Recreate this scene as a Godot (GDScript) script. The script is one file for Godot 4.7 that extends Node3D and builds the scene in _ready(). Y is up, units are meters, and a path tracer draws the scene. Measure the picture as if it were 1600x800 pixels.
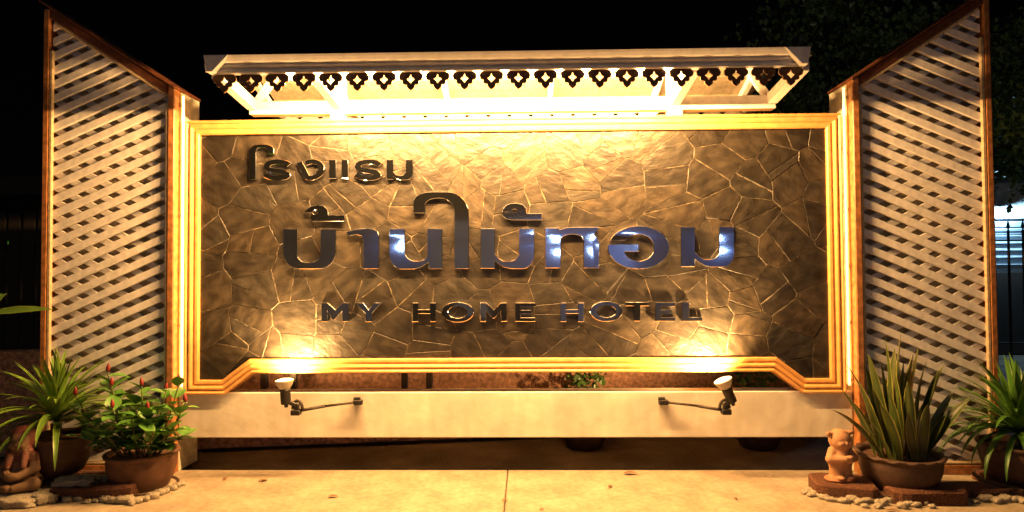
extends Node3D

var rng := RandomNumberGenerator.new()
var cam: Camera3D
var M := {}
const FOCAL := 1000.08

# ---------------------------------------------------------------- measuring
func ray(px: float, py: float) -> Vector3:
	return cam.basis * Vector3((px - 800.0) / FOCAL, (400.0 - py) / FOCAL, -1.0)

func at(px: float, py: float, z: float) -> Vector3:
	var d := ray(px, py)
	return cam.position + d * ((z - cam.position.z) / d.z)

func rnd(a: float, b: float) -> float:
	return rng.randf_range(a, b)

# ---------------------------------------------------------------- mesh helpers
func new_st(group := -1) -> SurfaceTool:
	var st := SurfaceTool.new()
	st.begin(Mesh.PRIMITIVE_TRIANGLES)
	st.set_smooth_group(group)
	return st

func t3(st: SurfaceTool, a: Vector3, b: Vector3, c: Vector3, n: Vector3) -> void:
	if (b - a).cross(c - a).dot(n) > 0.0:
		st.add_vertex(a); st.add_vertex(c); st.add_vertex(b)
	else:
		st.add_vertex(a); st.add_vertex(b); st.add_vertex(c)

func q4(st: SurfaceTool, a: Vector3, b: Vector3, c: Vector3, d: Vector3, n: Vector3) -> void:
	t3(st, a, b, c, n); t3(st, a, c, d, n)

func cbox(st: SurfaceTool, xf: Transform3D, size: Vector3, ch := 0.004) -> void:
	var h := size * 0.5
	ch = minf(ch, minf(h.x, minf(h.y, h.z)) * 0.6)
	var ax := [Vector3.RIGHT, Vector3.UP, Vector3.BACK]
	for i in 3:
		var u: Vector3 = ax[(i + 1) % 3]; var v: Vector3 = ax[(i + 2) % 3]; var w: Vector3 = ax[i]
		var hu: float = h[(i + 1) % 3]; var hv: float = h[(i + 2) % 3]; var hw: float = h[i]
		for s: float in [-1.0, 1.0]:
			var n := xf.basis * (w * s)
			q4(st, xf * (w * s * hw - u * (hu - ch) - v * (hv - ch)), xf * (w * s * hw + u * (hu - ch) - v * (hv - ch)),
				xf * (w * s * hw + u * (hu - ch) + v * (hv - ch)), xf * (w * s * hw - u * (hu - ch) + v * (hv - ch)), n)
			for t: float in [-1.0, 1.0]:
				var n2 := xf.basis * (w * s + u * t)
				q4(st, xf * (w * s * hw + u * t * (hu - ch) - v * (hv - ch)), xf * (w * s * hw + u * t * (hu - ch) + v * (hv - ch)),
					xf * (w * s * (hw - ch) + u * t * hu + v * (hv - ch)), xf * (w * s * (hw - ch) + u * t * hu - v * (hv - ch)), n2)
	for sx: float in [-1.0, 1.0]:
		for sy: float in [-1.0, 1.0]:
			for sz: float in [-1.0, 1.0]:
				t3(st, xf * Vector3(sx * h.x, sy * (h.y - ch), sz * (h.z - ch)), xf * Vector3(sx * (h.x - ch), sy * h.y, sz * (h.z - ch)),
					xf * Vector3(sx * (h.x - ch), sy * (h.y - ch), sz * h.z), xf.basis * Vector3(sx, sy, sz))

func bx(st: SurfaceTool, c: Vector3, size: Vector3, ch := 0.004) -> void:
	cbox(st, Transform3D(Basis(), c), size, ch)

func beam(st: SurfaceTool, a: Vector3, b: Vector3, w: float, h: float, ch := 0.003, upv := Vector3.UP) -> void:
	var d := (b - a).normalized()
	var side := upv.cross(d)
	if side.length() < 0.01:
		side = Vector3.RIGHT
	side = side.normalized()
	var up := d.cross(side)
	cbox(st, Transform3D(Basis(side, up, d), (a + b) * 0.5), Vector3(w, h, a.distance_to(b)), ch)

func area2(p: PackedVector2Array) -> float:
	var s := 0.0
	for i in p.size():
		s += p[i].cross(p[(i + 1) % p.size()])
	return s * 0.5

func ccw(p: PackedVector2Array) -> PackedVector2Array:
	if area2(p) < 0.0:
		p = p.duplicate()
		p.reverse()
	return p

func inset(p: PackedVector2Array, b: float) -> PackedVector2Array:
	var o := PackedVector2Array()
	var n := p.size()
	for i in n:
		var e0 := (p[i] - p[(i + n - 1) % n]).normalized()
		var e1 := (p[(i + 1) % n] - p[i]).normalized()
		var n0 := Vector2(-e0.y, e0.x); var n1 := Vector2(-e1.y, e1.x)
		var m := n0 + n1
		if m.length() < 0.2:
			o.append(p[i] + n0 * b)
		else:
			m = m.normalized()
			o.append(p[i] + m * minf(b / maxf(m.dot(n0), 0.3), b * 1.8))
	return o

# polygon in x,y raised along z, front cap at z1 with a chamfer, placed by xf
func prism(st: SurfaceTool, poly: PackedVector2Array, z0: float, z1: float, bev := 0.0, xf := Transform3D(), back := true, tilt := Vector2.ZERO) -> void:
	poly = ccw(poly)
	var n := poly.size()
	var top := poly
	if bev > 0.0:
		top = inset(poly, bev)
	var tri := Geometry2D.triangulate_polygon(top)
	if tri.is_empty():
		top = poly
		tri = Geometry2D.triangulate_polygon(top)
	var c := Vector2.ZERO
	for p in poly: c += p
	c /= n
	var ht := func(p: Vector2) -> float: return (p - c).dot(tilt)
	for i in range(0, tri.size(), 3):
		var a := top[tri[i]]; var b := top[tri[i + 1]]; var d := top[tri[i + 2]]
		t3(st, xf * Vector3(a.x, a.y, z1 + ht.call(a)), xf * Vector3(b.x, b.y, z1 + ht.call(b)), xf * Vector3(d.x, d.y, z1 + ht.call(d)), xf.basis.z)
	if back:
		var tb := Geometry2D.triangulate_polygon(poly)
		for i in range(0, tb.size(), 3):
			var a := poly[tb[i]]; var b := poly[tb[i + 1]]; var d := poly[tb[i + 2]]
			t3(st, xf * Vector3(a.x, a.y, z0), xf * Vector3(b.x, b.y, z0), xf * Vector3(d.x, d.y, z0), -xf.basis.z)
	for i in n:
		var j := (i + 1) % n
		var e := poly[j] - poly[i]
		var nn := xf.basis * Vector3(e.y, -e.x, 0)
		var hi: float = z1 - bev + ht.call(poly[i]); var hj: float = z1 - bev + ht.call(poly[j])
		q4(st, xf * Vector3(poly[i].x, poly[i].y, z0), xf * Vector3(poly[j].x, poly[j].y, z0), xf * Vector3(poly[j].x, poly[j].y, hj), xf * Vector3(poly[i].x, poly[i].y, hi), nn)
		if bev > 0.0:
			q4(st, xf * Vector3(poly[i].x, poly[i].y, hi), xf * Vector3(poly[j].x, poly[j].y, hj), xf * Vector3(top[j].x, top[j].y, z1 + ht.call(top[j])), xf * Vector3(top[i].x, top[i].y, z1 + ht.call(top[i])), nn + xf.basis.z * e.length())

# turned shape round y: prof holds (radius, height); wave(angle, index) may shift a point
func lathe(st: SurfaceTool, prof: Array, segs := 28, xf := Transform3D(), scallop := 0, scallop_from := 999, amp := 0.0) -> void:
	var pts := []
	for k in prof.size():
		var row := []
		for i in segs:
			var a := TAU * i / segs
			var r: float = prof[k].x; var y: float = prof[k].y
			if scallop > 0 and k >= scallop_from and k < scallop_from + 3:
				var w := sin(a * scallop)
				y += amp * w
				r += amp * 0.7 * w
			row.append(xf * Vector3(cos(a) * r, y, sin(a) * r))
		pts.append(row)
	for k in prof.size() - 1:
		for i in segs:
			var j := (i + 1) % segs
			var am := TAU * (i + 0.5) / segs
			var dr: float = prof[k + 1].x - prof[k].x; var dy: float = prof[k + 1].y - prof[k].y
			var nn := xf.basis * Vector3(cos(am) * dy, -dr, sin(am) * dy)
			q4(st, pts[k][i], pts[k][j], pts[k + 1][j], pts[k + 1][i], nn)

func tube(st: SurfaceTool, pts: Array, rad: Array, segs := 6) -> void:
	var rings := []
	for k in pts.size():
		var d: Vector3 = (pts[mini(k + 1, pts.size() - 1)] - pts[maxi(k - 1, 0)]).normalized()
		var u := d.cross(Vector3(0.31, 0.2, 0.93)).normalized()
		var v := d.cross(u)
		var row := []
		for i in segs:
			var a := TAU * i / segs
			row.append(pts[k] + (u * cos(a) + v * sin(a)) * rad[k])
		rings.append(row)
	for k in pts.size() - 1:
		for i in segs:
			var j := (i + 1) % segs
			q4(st, rings[k][i], rings[k][j], rings[k + 1][j], rings[k + 1][i], (rings[k][i] + rings[k][j]) * 0.5 - pts[k])
	for e in [0, pts.size() - 1]:
		var nd: Vector3 = pts[e] - pts[1 if e == 0 else e - 1]
		for i in segs:
			t3(st, pts[e], rings[e][i], rings[e][(i + 1) % segs], nd)

func commit(st: SurfaceTool) -> ArrayMesh:
	st.generate_normals()
	return st.commit()

func put(called: String, mesh: Mesh, mat: Material, parent: Node = null) -> MeshInstance3D:
	var o := MeshInstance3D.new()
	o.name = called
	o.mesh = mesh
	o.material_override = mat
	(parent if parent else self).add_child(o, true)
	return o

func obj(called: String, st: SurfaceTool, mat: Material, parent: Node = null) -> MeshInstance3D:
	return put(called, commit(st), mat, parent)

func tag(o: Node, label: String, category: String, group := "") -> Node:
	o.set_meta("label", label)
	o.set_meta("category", category)
	if group:
		o.set_meta("group", group)
	return o

func base(called: String, where := Vector3.ZERO, turn := 0.0) -> Node3D:
	var o := Node3D.new()
	o.name = called
	o.position = where
	o.rotation.y = turn
	add_child(o, true)
	return o

func structure(o: Node) -> Node:
	o.set_meta("kind", "structure")
	return o

# ---------------------------------------------------------------- materials
func ntex(freq: float, seed_: int, lo: Color, hi: Color, octaves := 4, normal := false, size := 512, kind := FastNoiseLite.TYPE_SIMPLEX_SMOOTH, bump := 6.0) -> NoiseTexture2D:
	var n := FastNoiseLite.new()
	n.noise_type = kind
	n.seed = seed_
	n.frequency = freq
	n.fractal_octaves = octaves
	var t := NoiseTexture2D.new()
	t.width = size; t.height = size
	t.seamless = true
	t.noise = n
	if normal:
		t.as_normal_map = true
		t.bump_strength = bump
	else:
		var g := Gradient.new()
		g.set_color(0, lo); g.set_color(1, hi)
		t.color_ramp = g
	return t

func gray(v: float) -> Color:
	return Color(v, v, v)

func mat(lin: Color, rough := 0.7, tex: Texture2D = null, scale := 1.0, height: Texture2D = null, hscale := 0.5) -> StandardMaterial3D:
	var m := StandardMaterial3D.new()
	m.albedo_color = lin.linear_to_srgb()
	m.roughness = rough
	if tex:
		m.albedo_texture = tex
	if height:
		m.heightmap_enabled = true
		m.heightmap_texture = height
		m.heightmap_scale = hscale
	if tex or height:
		m.uv1_triplanar = true
		m.uv1_world_triplanar = true
		m.uv1_scale = Vector3.ONE * scale
	return m

func glow(c: Color, e: float) -> StandardMaterial3D:
	var m := mat(Color(0.8, 0.8, 0.8))
	m.emission_enabled = true
	m.emission = c
	m.emission_energy_multiplier = e
	return m

func leafmat(c: Color, back := 0.35) -> StandardMaterial3D:
	var m := mat(c, 0.42)
	m.vertex_color_use_as_albedo = true
	m.backlight_enabled = true
	m.backlight = Color(back, back, back * 0.6)
	return m

func make_materials() -> void:
	var fine := ntex(0.035, 3, gray(0.72), gray(1.0), 5)
	var blotch := ntex(0.008, 5, gray(0.62), gray(1.0), 5)
	var grit := ntex(0.12, 8, gray(0.0), gray(1.0), 4)
	var ridges := ntex(0.012, 11, gray(0.0), gray(1.0), 6)
	var mix := ntex(0.012, 21, Color(0.80, 0.78, 0.75), Color(1.0, 0.98, 0.95), 6)
	var slate := ntex(0.014, 31, gray(0.5), gray(1.0), 6)
	M.concrete = mat(Color(0.43, 0.375, 0.295), 0.82, mix, 0.55, grit, 0.06)
	var stains := ntex(0.02, 71, Color(0.86, 0.84, 0.82), Color(1, 1, 1), 5)
	M.concrete.detail_enabled = true
	M.concrete.detail_blend_mode = BaseMaterial3D.BLEND_MODE_MUL
	M.concrete.detail_albedo = stains
	M.concrete.detail_uv_layer = BaseMaterial3D.DETAIL_UV_2
	M.concrete.uv2_triplanar = true
	M.concrete.uv2_world_triplanar = true
	M.concrete.uv2_scale = Vector3(1.7, 1.7, 1.7)
	M.soil = mat(Color(0.19, 0.14, 0.095), 0.95, blotch, 0.4, grit, 1.0)
	M.plaster = mat(Color(0.84, 0.80, 0.70), 0.7, ntex(0.01, 41, gray(0.88), gray(1.0), 4), 0.5, ridges, 0.35)
	var drips := ntex(0.012, 72, Color(0.955, 0.945, 0.93), Color(1, 1, 1), 5)
	M.plaster.detail_enabled = true
	M.plaster.detail_blend_mode = BaseMaterial3D.BLEND_MODE_MUL
	M.plaster.detail_albedo = drips
	M.plaster.detail_uv_layer = BaseMaterial3D.DETAIL_UV_2
	M.plaster.uv2_triplanar = true
	M.plaster.uv2_world_triplanar = true
	M.plaster.uv2_scale = Vector3(1.6, 0.35, 1.0)
	M.cream = mat(Color(0.74, 0.70, 0.55), 0.5, fine, 0.7)
	M.gold = mat(Color(0.78, 0.40, 0.125), 0.42, ntex(0.02, 43, gray(0.84), gray(1.0), 4), 1.2, ridges, 0.12)
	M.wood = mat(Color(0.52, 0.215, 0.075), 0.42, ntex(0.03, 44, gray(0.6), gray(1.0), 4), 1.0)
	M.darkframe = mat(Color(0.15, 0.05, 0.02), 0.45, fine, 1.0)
	M.bead = mat(Color(0.66, 0.50, 0.30), 0.45, fine, 1.5)
	M.white = mat(Color(0.87, 0.83, 0.80), 0.45, ntex(0.02, 46, gray(0.86), gray(1.0), 4), 1.4)
	M.roofwhite = mat(Color(0.82, 0.81, 0.80), 0.5, ntex(0.02, 47, gray(0.88), gray(1.0), 3), 1.3)
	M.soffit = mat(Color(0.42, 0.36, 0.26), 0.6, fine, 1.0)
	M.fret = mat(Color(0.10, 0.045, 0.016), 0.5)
	M.backboard = mat(Color(0.55, 0.43, 0.28), 0.8, fine, 0.8)
	M.mortar = mat(Color(0.36, 0.285, 0.185), 0.75, ntex(0.02, 48, gray(0.22), gray(1.0), 4), 1.5, grit, 0.3)
	M.stone = []
	for c in [Color(0.053, 0.042, 0.030), Color(0.041, 0.033, 0.024), Color(0.064, 0.049, 0.033), Color(0.048, 0.041, 0.032), Color(0.035, 0.028, 0.021)]:
		var sm := mat(c, 0.42, slate, 1.0, ridges, 0.55)
		sm.uv1_world_triplanar = false
		sm.uv1_scale = Vector3(0.8, 1.35, 1.0)
		M.stone.append(sm)
	var wavy := ntex(0.006, 51, gray(0), gray(1), 1, true, 256, FastNoiseLite.TYPE_SIMPLEX_SMOOTH, 3.0)
	var mirror := mat(Color(0.66, 0.69, 0.76), 0.06)
	mirror.metallic = 0.995
	mirror.uv1_triplanar = true
	mirror.uv1_world_triplanar = true
	mirror.uv1_scale = Vector3.ONE * 0.9
	mirror.normal_enabled = true
	mirror.normal_texture = wavy
	mirror.normal_scale = 0.5
	M.mirror = mirror
	M.iron = mat(Color(0.025, 0.022, 0.02), 0.45)
	M.blackplastic = mat(Color(0.012, 0.010, 0.008), 0.5)
	M.lampwhite = mat(Color(0.52, 0.47, 0.38), 0.3)
	M.steel = mat(Color(0.03, 0.022, 0.015), 0.6)
	M.pot = mat(Color(0.15, 0.066, 0.034), 0.75, blotch, 2.5, grit, 0.15)
	M.potdark = mat(Color(0.085, 0.04, 0.024), 0.72, blotch, 2.5, grit, 0.15)
	M.laterite = mat(Color(0.26, 0.095, 0.045), 0.9, ntex(0.06, 61, gray(0.4), gray(1.0), 5), 2.0, grit, 1.2)
	M.coral = mat(Color(0.62, 0.54, 0.42), 0.85, ntex(0.05, 62, gray(0.55), gray(1.0), 5), 3.0, grit, 0.9)
	M.terracotta = mat(Color(1, 1, 1), 0.72, ntex(0.05, 63, gray(0.75), gray(1.0), 4), 3.0, grit, 0.08)
	M.terracotta.vertex_color_use_as_albedo = true
	M.pink = mat(Color(0.62, 0.33, 0.22), 0.9, ntex(0.04, 64, gray(0.5), gray(1.0), 5), 1.0, grit, 0.6)
	M.leaf = leafmat(Color(1, 1, 1))
	M.stem = mat(Color(0.10, 0.10, 0.03), 0.6)
	M.bud = mat(Color(0.16, 0.007, 0.008), 0.5)
	M.mulch = mat(Color(0.14, 0.06, 0.03), 0.9, fine, 4.0, grit, 1.0)
	M.deadleaf = mat(Color(0.13, 0.06, 0.025), 0.7)
	M.bark = mat(Color(0.07, 0.05, 0.03), 0.9, blotch, 2.0, ridges, 2.0)
	M.housewall = mat(Color(0.55, 0.58, 0.60), 0.8, fine, 0.5)
	M.louvre = mat(Color(0.36, 0.42, 0.48), 0.6)
	M.darkwood = mat(Color(0.02, 0.014, 0.01), 0.8)
	M.darkwall = mat(Color(0.05, 0.045, 0.04), 0.9, blotch, 0.4)

# ---------------------------------------------------------------- start
func _ready() -> void:
	rng.seed = 77
	cam = Camera3D.new()
	cam.name = "camera"
	cam.position = Vector3(0.1058, 1.381, 4.5)
	cam.basis = Basis(Vector3.UP, 0.0218) * Basis(Vector3.RIGHT, 0.0255) * Basis(Vector3.BACK, -0.0065)
	cam.fov = rad_to_deg(2.0 * atan(400.0 / FOCAL))
	cam.near = 0.05
	cam.far = 300.0
	cam.current = true
	add_child(cam)

	var sky_mat := ProceduralSkyMaterial.new()
	sky_mat.sky_top_color = Color(0.01, 0.012, 0.02)
	sky_mat.sky_horizon_color = Color(0.03, 0.026, 0.026)
	sky_mat.ground_bottom_color = Color(0.01, 0.01, 0.01)
	sky_mat.ground_horizon_color = Color(0.03, 0.026, 0.026)
	sky_mat.sun_angle_max = 1.0
	var sky := Sky.new()
	sky.sky_material = sky_mat
	var env := Environment.new()
	env.background_mode = Environment.BG_SKY
	env.sky = sky
	env.background_energy_multiplier = 0.35
	env.ambient_light_source = Environment.AMBIENT_SOURCE_SKY
	env.tonemap_mode = Environment.TONE_MAPPER_LINEAR
	env.tonemap_exposure = 1.0
	env.sdfgi_enabled = true
	env.ssao_enabled = true
	env.ssil_enabled = true
	var we := WorldEnvironment.new()
	we.name = "environment"
	we.environment = env
	add_child(we)
	var moon := DirectionalLight3D.new()
	moon.name = "moonlight"
	moon.light_color = Color(1.0, 0.95, 0.86)
	moon.light_energy = 0.035
	moon.light_angular_distance = 6.0
	moon.shadow_enabled = true
	moon.rotation_degrees = Vector3(-42, -18, 0)
	add_child(moon)

	make_materials()
	ground()
	sign_board()
	wings()
	canopy()
	lamps()
	spotlights()
	behind()
	facing_shop()
	plants()
	garden_edge()
	figurines()
	litter()

const WARM := Color(1.0, 0.53, 0.175)   # linear

func warm() -> Color:
	return WARM.linear_to_srgb()

# ---------------------------------------------------------------- ground
func ground() -> void:
	var st := new_st()
	q4(st, Vector3(-90, -0.03, 60), Vector3(90, -0.03, 60), Vector3(90, -0.03, -90), Vector3(-90, -0.03, -90), Vector3.UP)
	structure(obj("ground", st, M.soil))
	var xs := [-7.0, -3.62, -0.031, 3.6, 7.0]
	for i in 4:
		st = new_st()
		var a: float = xs[i] + 0.003; var b: float = xs[i + 1] - 0.003
		bx(st, Vector3((a + b) * 0.5, -0.06, 4.49), Vector3(b - a, 0.12, 9.0), 0.006)
		structure(obj("concrete_pavement", st, M.concrete))

# ---------------------------------------------------------------- the sign
func round_poly(src: Array) -> PackedVector2Array:
	var o := PackedVector2Array()
	var n := src.size()
	for i in n:
		var p := Vector2(src[i][0], src[i][1])
		if src[i].size() < 3:
			o.append(p)
			continue
		var a := Vector2(src[(i + n - 1) % n][0], src[(i + n - 1) % n][1])
		var b := Vector2(src[(i + 1) % n][0], src[(i + 1) % n][1])
		var rx: float = src[i][2]
		var p0 := p + (a - p).normalized() * minf(rx, p.distance_to(a) * 0.5)
		var p1 := p + (b - p).normalized() * minf(rx, p.distance_to(b) * 0.5)
		for k in 8:
			var t := k / 7.0
			# near-circular corner
			var c0 := p0.lerp(p, 0.56); var c1 := p1.lerp(p, 0.56)
			o.append(p0.bezier_interpolate(c0, c1, p1, t))
	return o

func stroke(src: Array, r: float) -> PackedVector2Array:
	var cv := Curve2D.new()
	var pts := PackedVector2Array()
	for i in src.size():
		pts.append(Vector2(src[i][0] / 1.3, src[i][1]))
	# Catmull-Rom through the points
	var fine := PackedVector2Array()
	for i in pts.size() - 1:
		var p0 := pts[maxi(i - 1, 0)]; var p3 := pts[mini(i + 2, pts.size() - 1)]
		for k in 4:
			fine.append(pts[i].cubic_interpolate(pts[i + 1], p0, p3, k / 4.0))
	fine.append(pts[pts.size() - 1])
	var res := Geometry2D.offset_polyline(fine, r, Geometry2D.JOIN_ROUND, Geometry2D.END_BUTT)
	var o := PackedVector2Array()
	var best: PackedVector2Array = res[0]
	for p in best:
		var q := Vector2(p.x * 1.3, p.y)
		if o.is_empty() or o[o.size() - 1].distance_to(q) > 0.5:
			o.append(q)
	return o

func oval(c: Vector2, rx: float, ry: float, a0: float, a1: float, n: int) -> Array:
	var o := []
	for i in n + 1:
		var a := lerpf(a0, a1, float(i) / n)
		o.append([c.x + cos(a) * rx, c.y + sin(a) * ry])
	return o

func letter(parent: Node, polys: Array, zf := 0.04) -> void:
	var st := new_st()
	var lo := Vector2(9, 9); var hi := Vector2(-9, -9)
	var first: PackedVector2Array
	for poly: PackedVector2Array in polys:
		var w := PackedVector2Array()
		for p in poly:
			var q := at(p.x, p.y, zf)
			w.append(Vector2(q.x, q.y))
			lo = lo.min(w[w.size() - 1]); hi = hi.max(w[w.size() - 1])
		prism(st, w, zf - 0.026, zf, 0.0026)
		if first.is_empty():
			first = w
	# fixing pins behind the letter
	var tri := Geometry2D.triangulate_polygon(ccw(first))
	if tri.size() > 5:
		var f := ccw(first)
		for k in [0, tri.size() / 3 - 1]:
			var c: Vector2 = (f[tri[k * 3]] + f[tri[k * 3 + 1]] + f[tri[k * 3 + 2]]) / 3.0
			bx(st, Vector3(c.x, c.y, 0.01), Vector3(0.008, 0.008, 0.02), 0.001)
	var o := obj("letter", st, M.mirror, parent)
	# every letter hangs a hair out of true, as hand-fixed letters do
	var c3 := Vector3((lo.x + hi.x) * 0.5, (lo.y + hi.y) * 0.5, zf)
	var b := Basis(Vector3.UP, rnd(-0.004, 0.004)) * Basis(Vector3.RIGHT, rnd(-0.004, 0.004))
	o.transform = Transform3D(b, c3 - b * c3)

func p2(src: Array) -> PackedVector2Array:
	var o := PackedVector2Array()
	for s in src:
		o.append(Vector2(s[0], s[1]))
	return o

func letters(parent: Node) -> void:
	# upper line
	letter(parent, [round_poly([[388.7, 280.5], [388.7, 225.5, 14], [427.7, 225.5, 12], [427.7, 241], [418, 241], [418, 231, 6], [399.5, 231, 7], [399.5, 280.5]])])
	for dx in [0.0, 142.0]:
		letter(parent, [stroke([[452, 258], [445, 254], [433, 252.6], [421, 255], [417, 260], [421, 265], [432, 267], [444, 269.5], [449, 273.5], [445, 277], [433, 278.3], [421, 276.5], [413, 272.5]].map(func(q): return [q[0] + dx, q[1]]), 4.0)])
	letter(parent, [stroke([[467, 253], [474, 266], [480, 277], [490, 277.3], [500, 271], [502, 262], [497, 254.5], [487, 252.5], [477, 255]], 4.0)])
	letter(parent, [p2([[514, 249.4], [525, 249.4], [525, 279], [514, 279]])])
	letter(parent, [p2([[533.4, 249.4], [543.8, 249.4], [543.8, 279], [533.4, 279]])])
	letter(parent, [round_poly([[603.7, 249.4], [614.7, 249.4], [614.7, 268], [619, 273], [625, 274.6], [629, 273.8], [633.7, 269], [633.7, 249.4], [645, 249.4], [645, 281.5, 12], [626, 281.5], [620, 280], [614.7, 275.5], [614.7, 280.5], [603.7, 280.5]])])
	# middle line
	letter(parent, [round_poly([[442, 357.7], [464.2, 357.7], [464.2, 410, 15], [500.5, 410, 15], [500.5, 357.7], [524.5, 357.7], [524.5, 420.3, 26], [442, 420.3, 26]])])
	var hole := func(c: Vector2, r: float) -> Array: return oval(c, r * 1.25, r, -PI + 0.15, PI - 0.15, 12)
	var tone := [[474, 332.8], [478, 327.5], [485, 322.5], [496, 320.2], [506, 321.8], [512, 327], [513.5, 336], [538, 336], [538, 346], [488, 346], [484, 341], [485.5, 336.5], [474, 334.6]]
	var ring: Array = hole.call(Vector2(493, 332), 3.4)
	ring.reverse()
	var tl := [[485.5, 336.5], [484, 333.8]]
	letter(parent, [p2(tone.slice(0, 11) + [[485.5, 336.5], [486.5, 333.4]] + ring.map(func(q): return [q[0], q[1]]) + [[486, 332.6]])])
	letter(parent, [p2([[540.5, 362.6], [556, 358.2], [572, 356.6], [584, 357.8], [590, 361.5], [592, 368], [592, 420], [567, 420], [567.8, 378], [565, 369], [557, 366.4], [544.5, 369]])])
	letter(parent, [round_poly([[608, 357.5], [632, 357.5], [632, 407.8, 17], [667.6, 407.8, 12], [667.6, 357.5], [691, 357.5], [691, 420], [670, 420], [669.6, 410.5], [660, 416.5], [648, 420.6], [608, 421, 26]])])
	letter(parent, [round_poly([[645.5, 333], [645.5, 299.6, 30], [732.4, 299.6, 34], [732.4, 420], [709.8, 420], [709.8, 309.8, 22], [664, 309.8, 20], [664, 333]])])
	var ma := func(dx: float, dy: float) -> PackedVector2Array:
		return round_poly([[751 + dx, 357 + dy], [773 + dx, 357 + dy], [773 + dx, 396.5 + dy], [779.5 + dx, 403.5 + dy], [787 + dx, 408 + dy], [798 + dx, 408 + dy], [805 + dx, 405.5 + dy], [811 + dx, 398 + dy], [811 + dx, 357 + dy], [834.5 + dx, 357 + dy], [834.5 + dx, 420 + dy, 22], [799 + dx, 420 + dy], [788 + dx, 418 + dy], [779 + dx, 412.5 + dy], [773 + dx, 407.5 + dy], [773 + dx, 419.5 + dy], [751 + dx, 419.5 + dy]])
	letter(parent, [ma.call(0.0, 0.0)])
	var ring2: Array = oval(Vector2(804, 329.4), 3.6, 2.6, -PI + 0.2, PI - 0.2, 12)
	ring2.reverse()
	letter(parent, [p2([[784.6, 331], [786, 325.5], [791, 320.5], [798, 317.8], [808, 317.2], [817, 319.6], [822, 325], [823.3, 333.3], [847.3, 333.3], [847.3, 344], [800, 344], [790, 342], [785.6, 337.5], [784.8, 333.4], [797, 333.2], [800.3, 330.4]] + ring2 + [[798, 332], [796, 332]])])
	letter(parent, [p2([[852, 356], [873.5, 356], [873.5, 358.8], [884, 355.7], [900, 354.8], [935.3, 354.8], [935.3, 358.5], [928, 366.3], [933, 371], [936.3, 378], [936.3, 419], [912, 419], [912, 376], [908.5, 369], [898, 366], [888, 366.5], [880, 369.4], [876, 373.5], [876, 419], [852, 419]])])
	var outer := oval(Vector2(998, 386.7), 48, 33.8, PI + 0.34, 3.0 * PI + 0.14, 36)
	outer.reverse()
	var oc := oval(Vector2(998, 386.7), 48, 33.8, PI + 0.34, 3.0 * PI + 0.14, 36)
	var inner := oval(Vector2(998, 387), 24, 21, PI + 0.62, 3.0 * PI - 0.34, 26)
	inner.reverse()
	letter(parent, [p2(oc + [[998, 381.5], [998, 393.2], [975.6, 393.6]] + inner + [[974.5, 375.8]])])
	letter(parent, [ma.call(313.0, -2.6)])
	# English line
	letter(parent, [p2([[502, 473], [512, 473], [524.3, 484], [536, 473], [544.6, 473], [544.6, 502.6], [534.5, 502.6], [534.5, 486], [522.5, 500], [519.5, 500], [511.6, 486], [511.6, 502.6], [502, 502.6]])])
	letter(parent, [p2([[555, 473], [567.5, 473], [576, 484.5], [584, 473], [596.5, 473], [581.2, 490], [581.2, 503], [570.8, 503], [570.8, 490]])])
	var hh := func(x0: float, x1: float) -> PackedVector2Array:
		return p2([[x0, 473], [x0 + 9.3, 473], [x0 + 9.3, 483.6], [x1 - 9.3, 483.6], [x1 - 9.3, 473], [x1, 473], [x1, 503], [x1 - 9.3, 503], [x1 - 9.3, 490.2], [x0 + 9.3, 490.2], [x0 + 9.3, 503], [x0, 503]])
	letter(parent, [hh.call(644.4, 681.0)])
	for c: Vector2 in [Vector2(715, 487.8), Vector2(947.5, 486.6)]:
		letter(parent, [p2(oval(c, 25.5, 16, -PI * 0.5 + 0.004, PI * 1.5 - 0.004, 40) + (func(): var q := oval(c, 14.8, 9.2, -PI * 0.5 + 0.008, PI * 1.5 - 0.008, 32); q.reverse(); return q).call())])
	letter(parent, [p2([[750, 473], [760, 473], [771.5, 484], [782.5, 473], [792.3, 473], [792.3, 502.6], [782.5, 502.6], [782.5, 486], [772.5, 497.5], [769.5, 497.5], [759.5, 486], [759.5, 502.6], [750, 502.6]])])
	var ee := func(x0: float, x1: float, dy: float) -> PackedVector2Array:
		return p2([[x0, 473 + dy], [x1, 473 + dy], [x1, 479.4 + dy], [x0 + 9, 479.4 + dy], [x0 + 9, 484.4 + dy], [x1 - 6, 484.4 + dy], [x1 - 6, 490.2 + dy], [x0 + 9, 490.2 + dy], [x0 + 9, 496.2 + dy], [x1, 496.2 + dy], [x1, 502.6 + dy], [x0, 502.6 + dy]])
	letter(parent, [ee.call(805.0, 836.5, 0.0)])
	letter(parent, [hh.call(875.6, 912.5)])
	letter(parent, [p2([[977, 472], [1014.5, 472], [1014.5, 478.2], [1000.8, 478.2], [1000.8, 502], [990.8, 502], [990.8, 478.2], [977, 478.2]])])
	letter(parent, [ee.call(1024.0, 1055.5, -0.6)])
	letter(parent, [p2([[1065.5, 471.6], [1077, 471.6], [1077, 495.6], [1097.8, 495.6], [1097.8, 502], [1065.5, 502]])])

func clip_half(p: PackedVector2Array, o: Vector2, n: Vector2) -> PackedVector2Array:
	var r := PackedVector2Array()
	for i in p.size():
		var a := p[i]; var b := p[(i + 1) % p.size()]
		var da := (a - o).dot(n); var db := (b - o).dot(n)
		if da <= 0.0:
			r.append(a)
		if (da < 0.0 and db > 0.0) or (da > 0.0 and db < 0.0):
			r.append(a.lerp(b, da / (da - db)))
	return r

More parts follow.
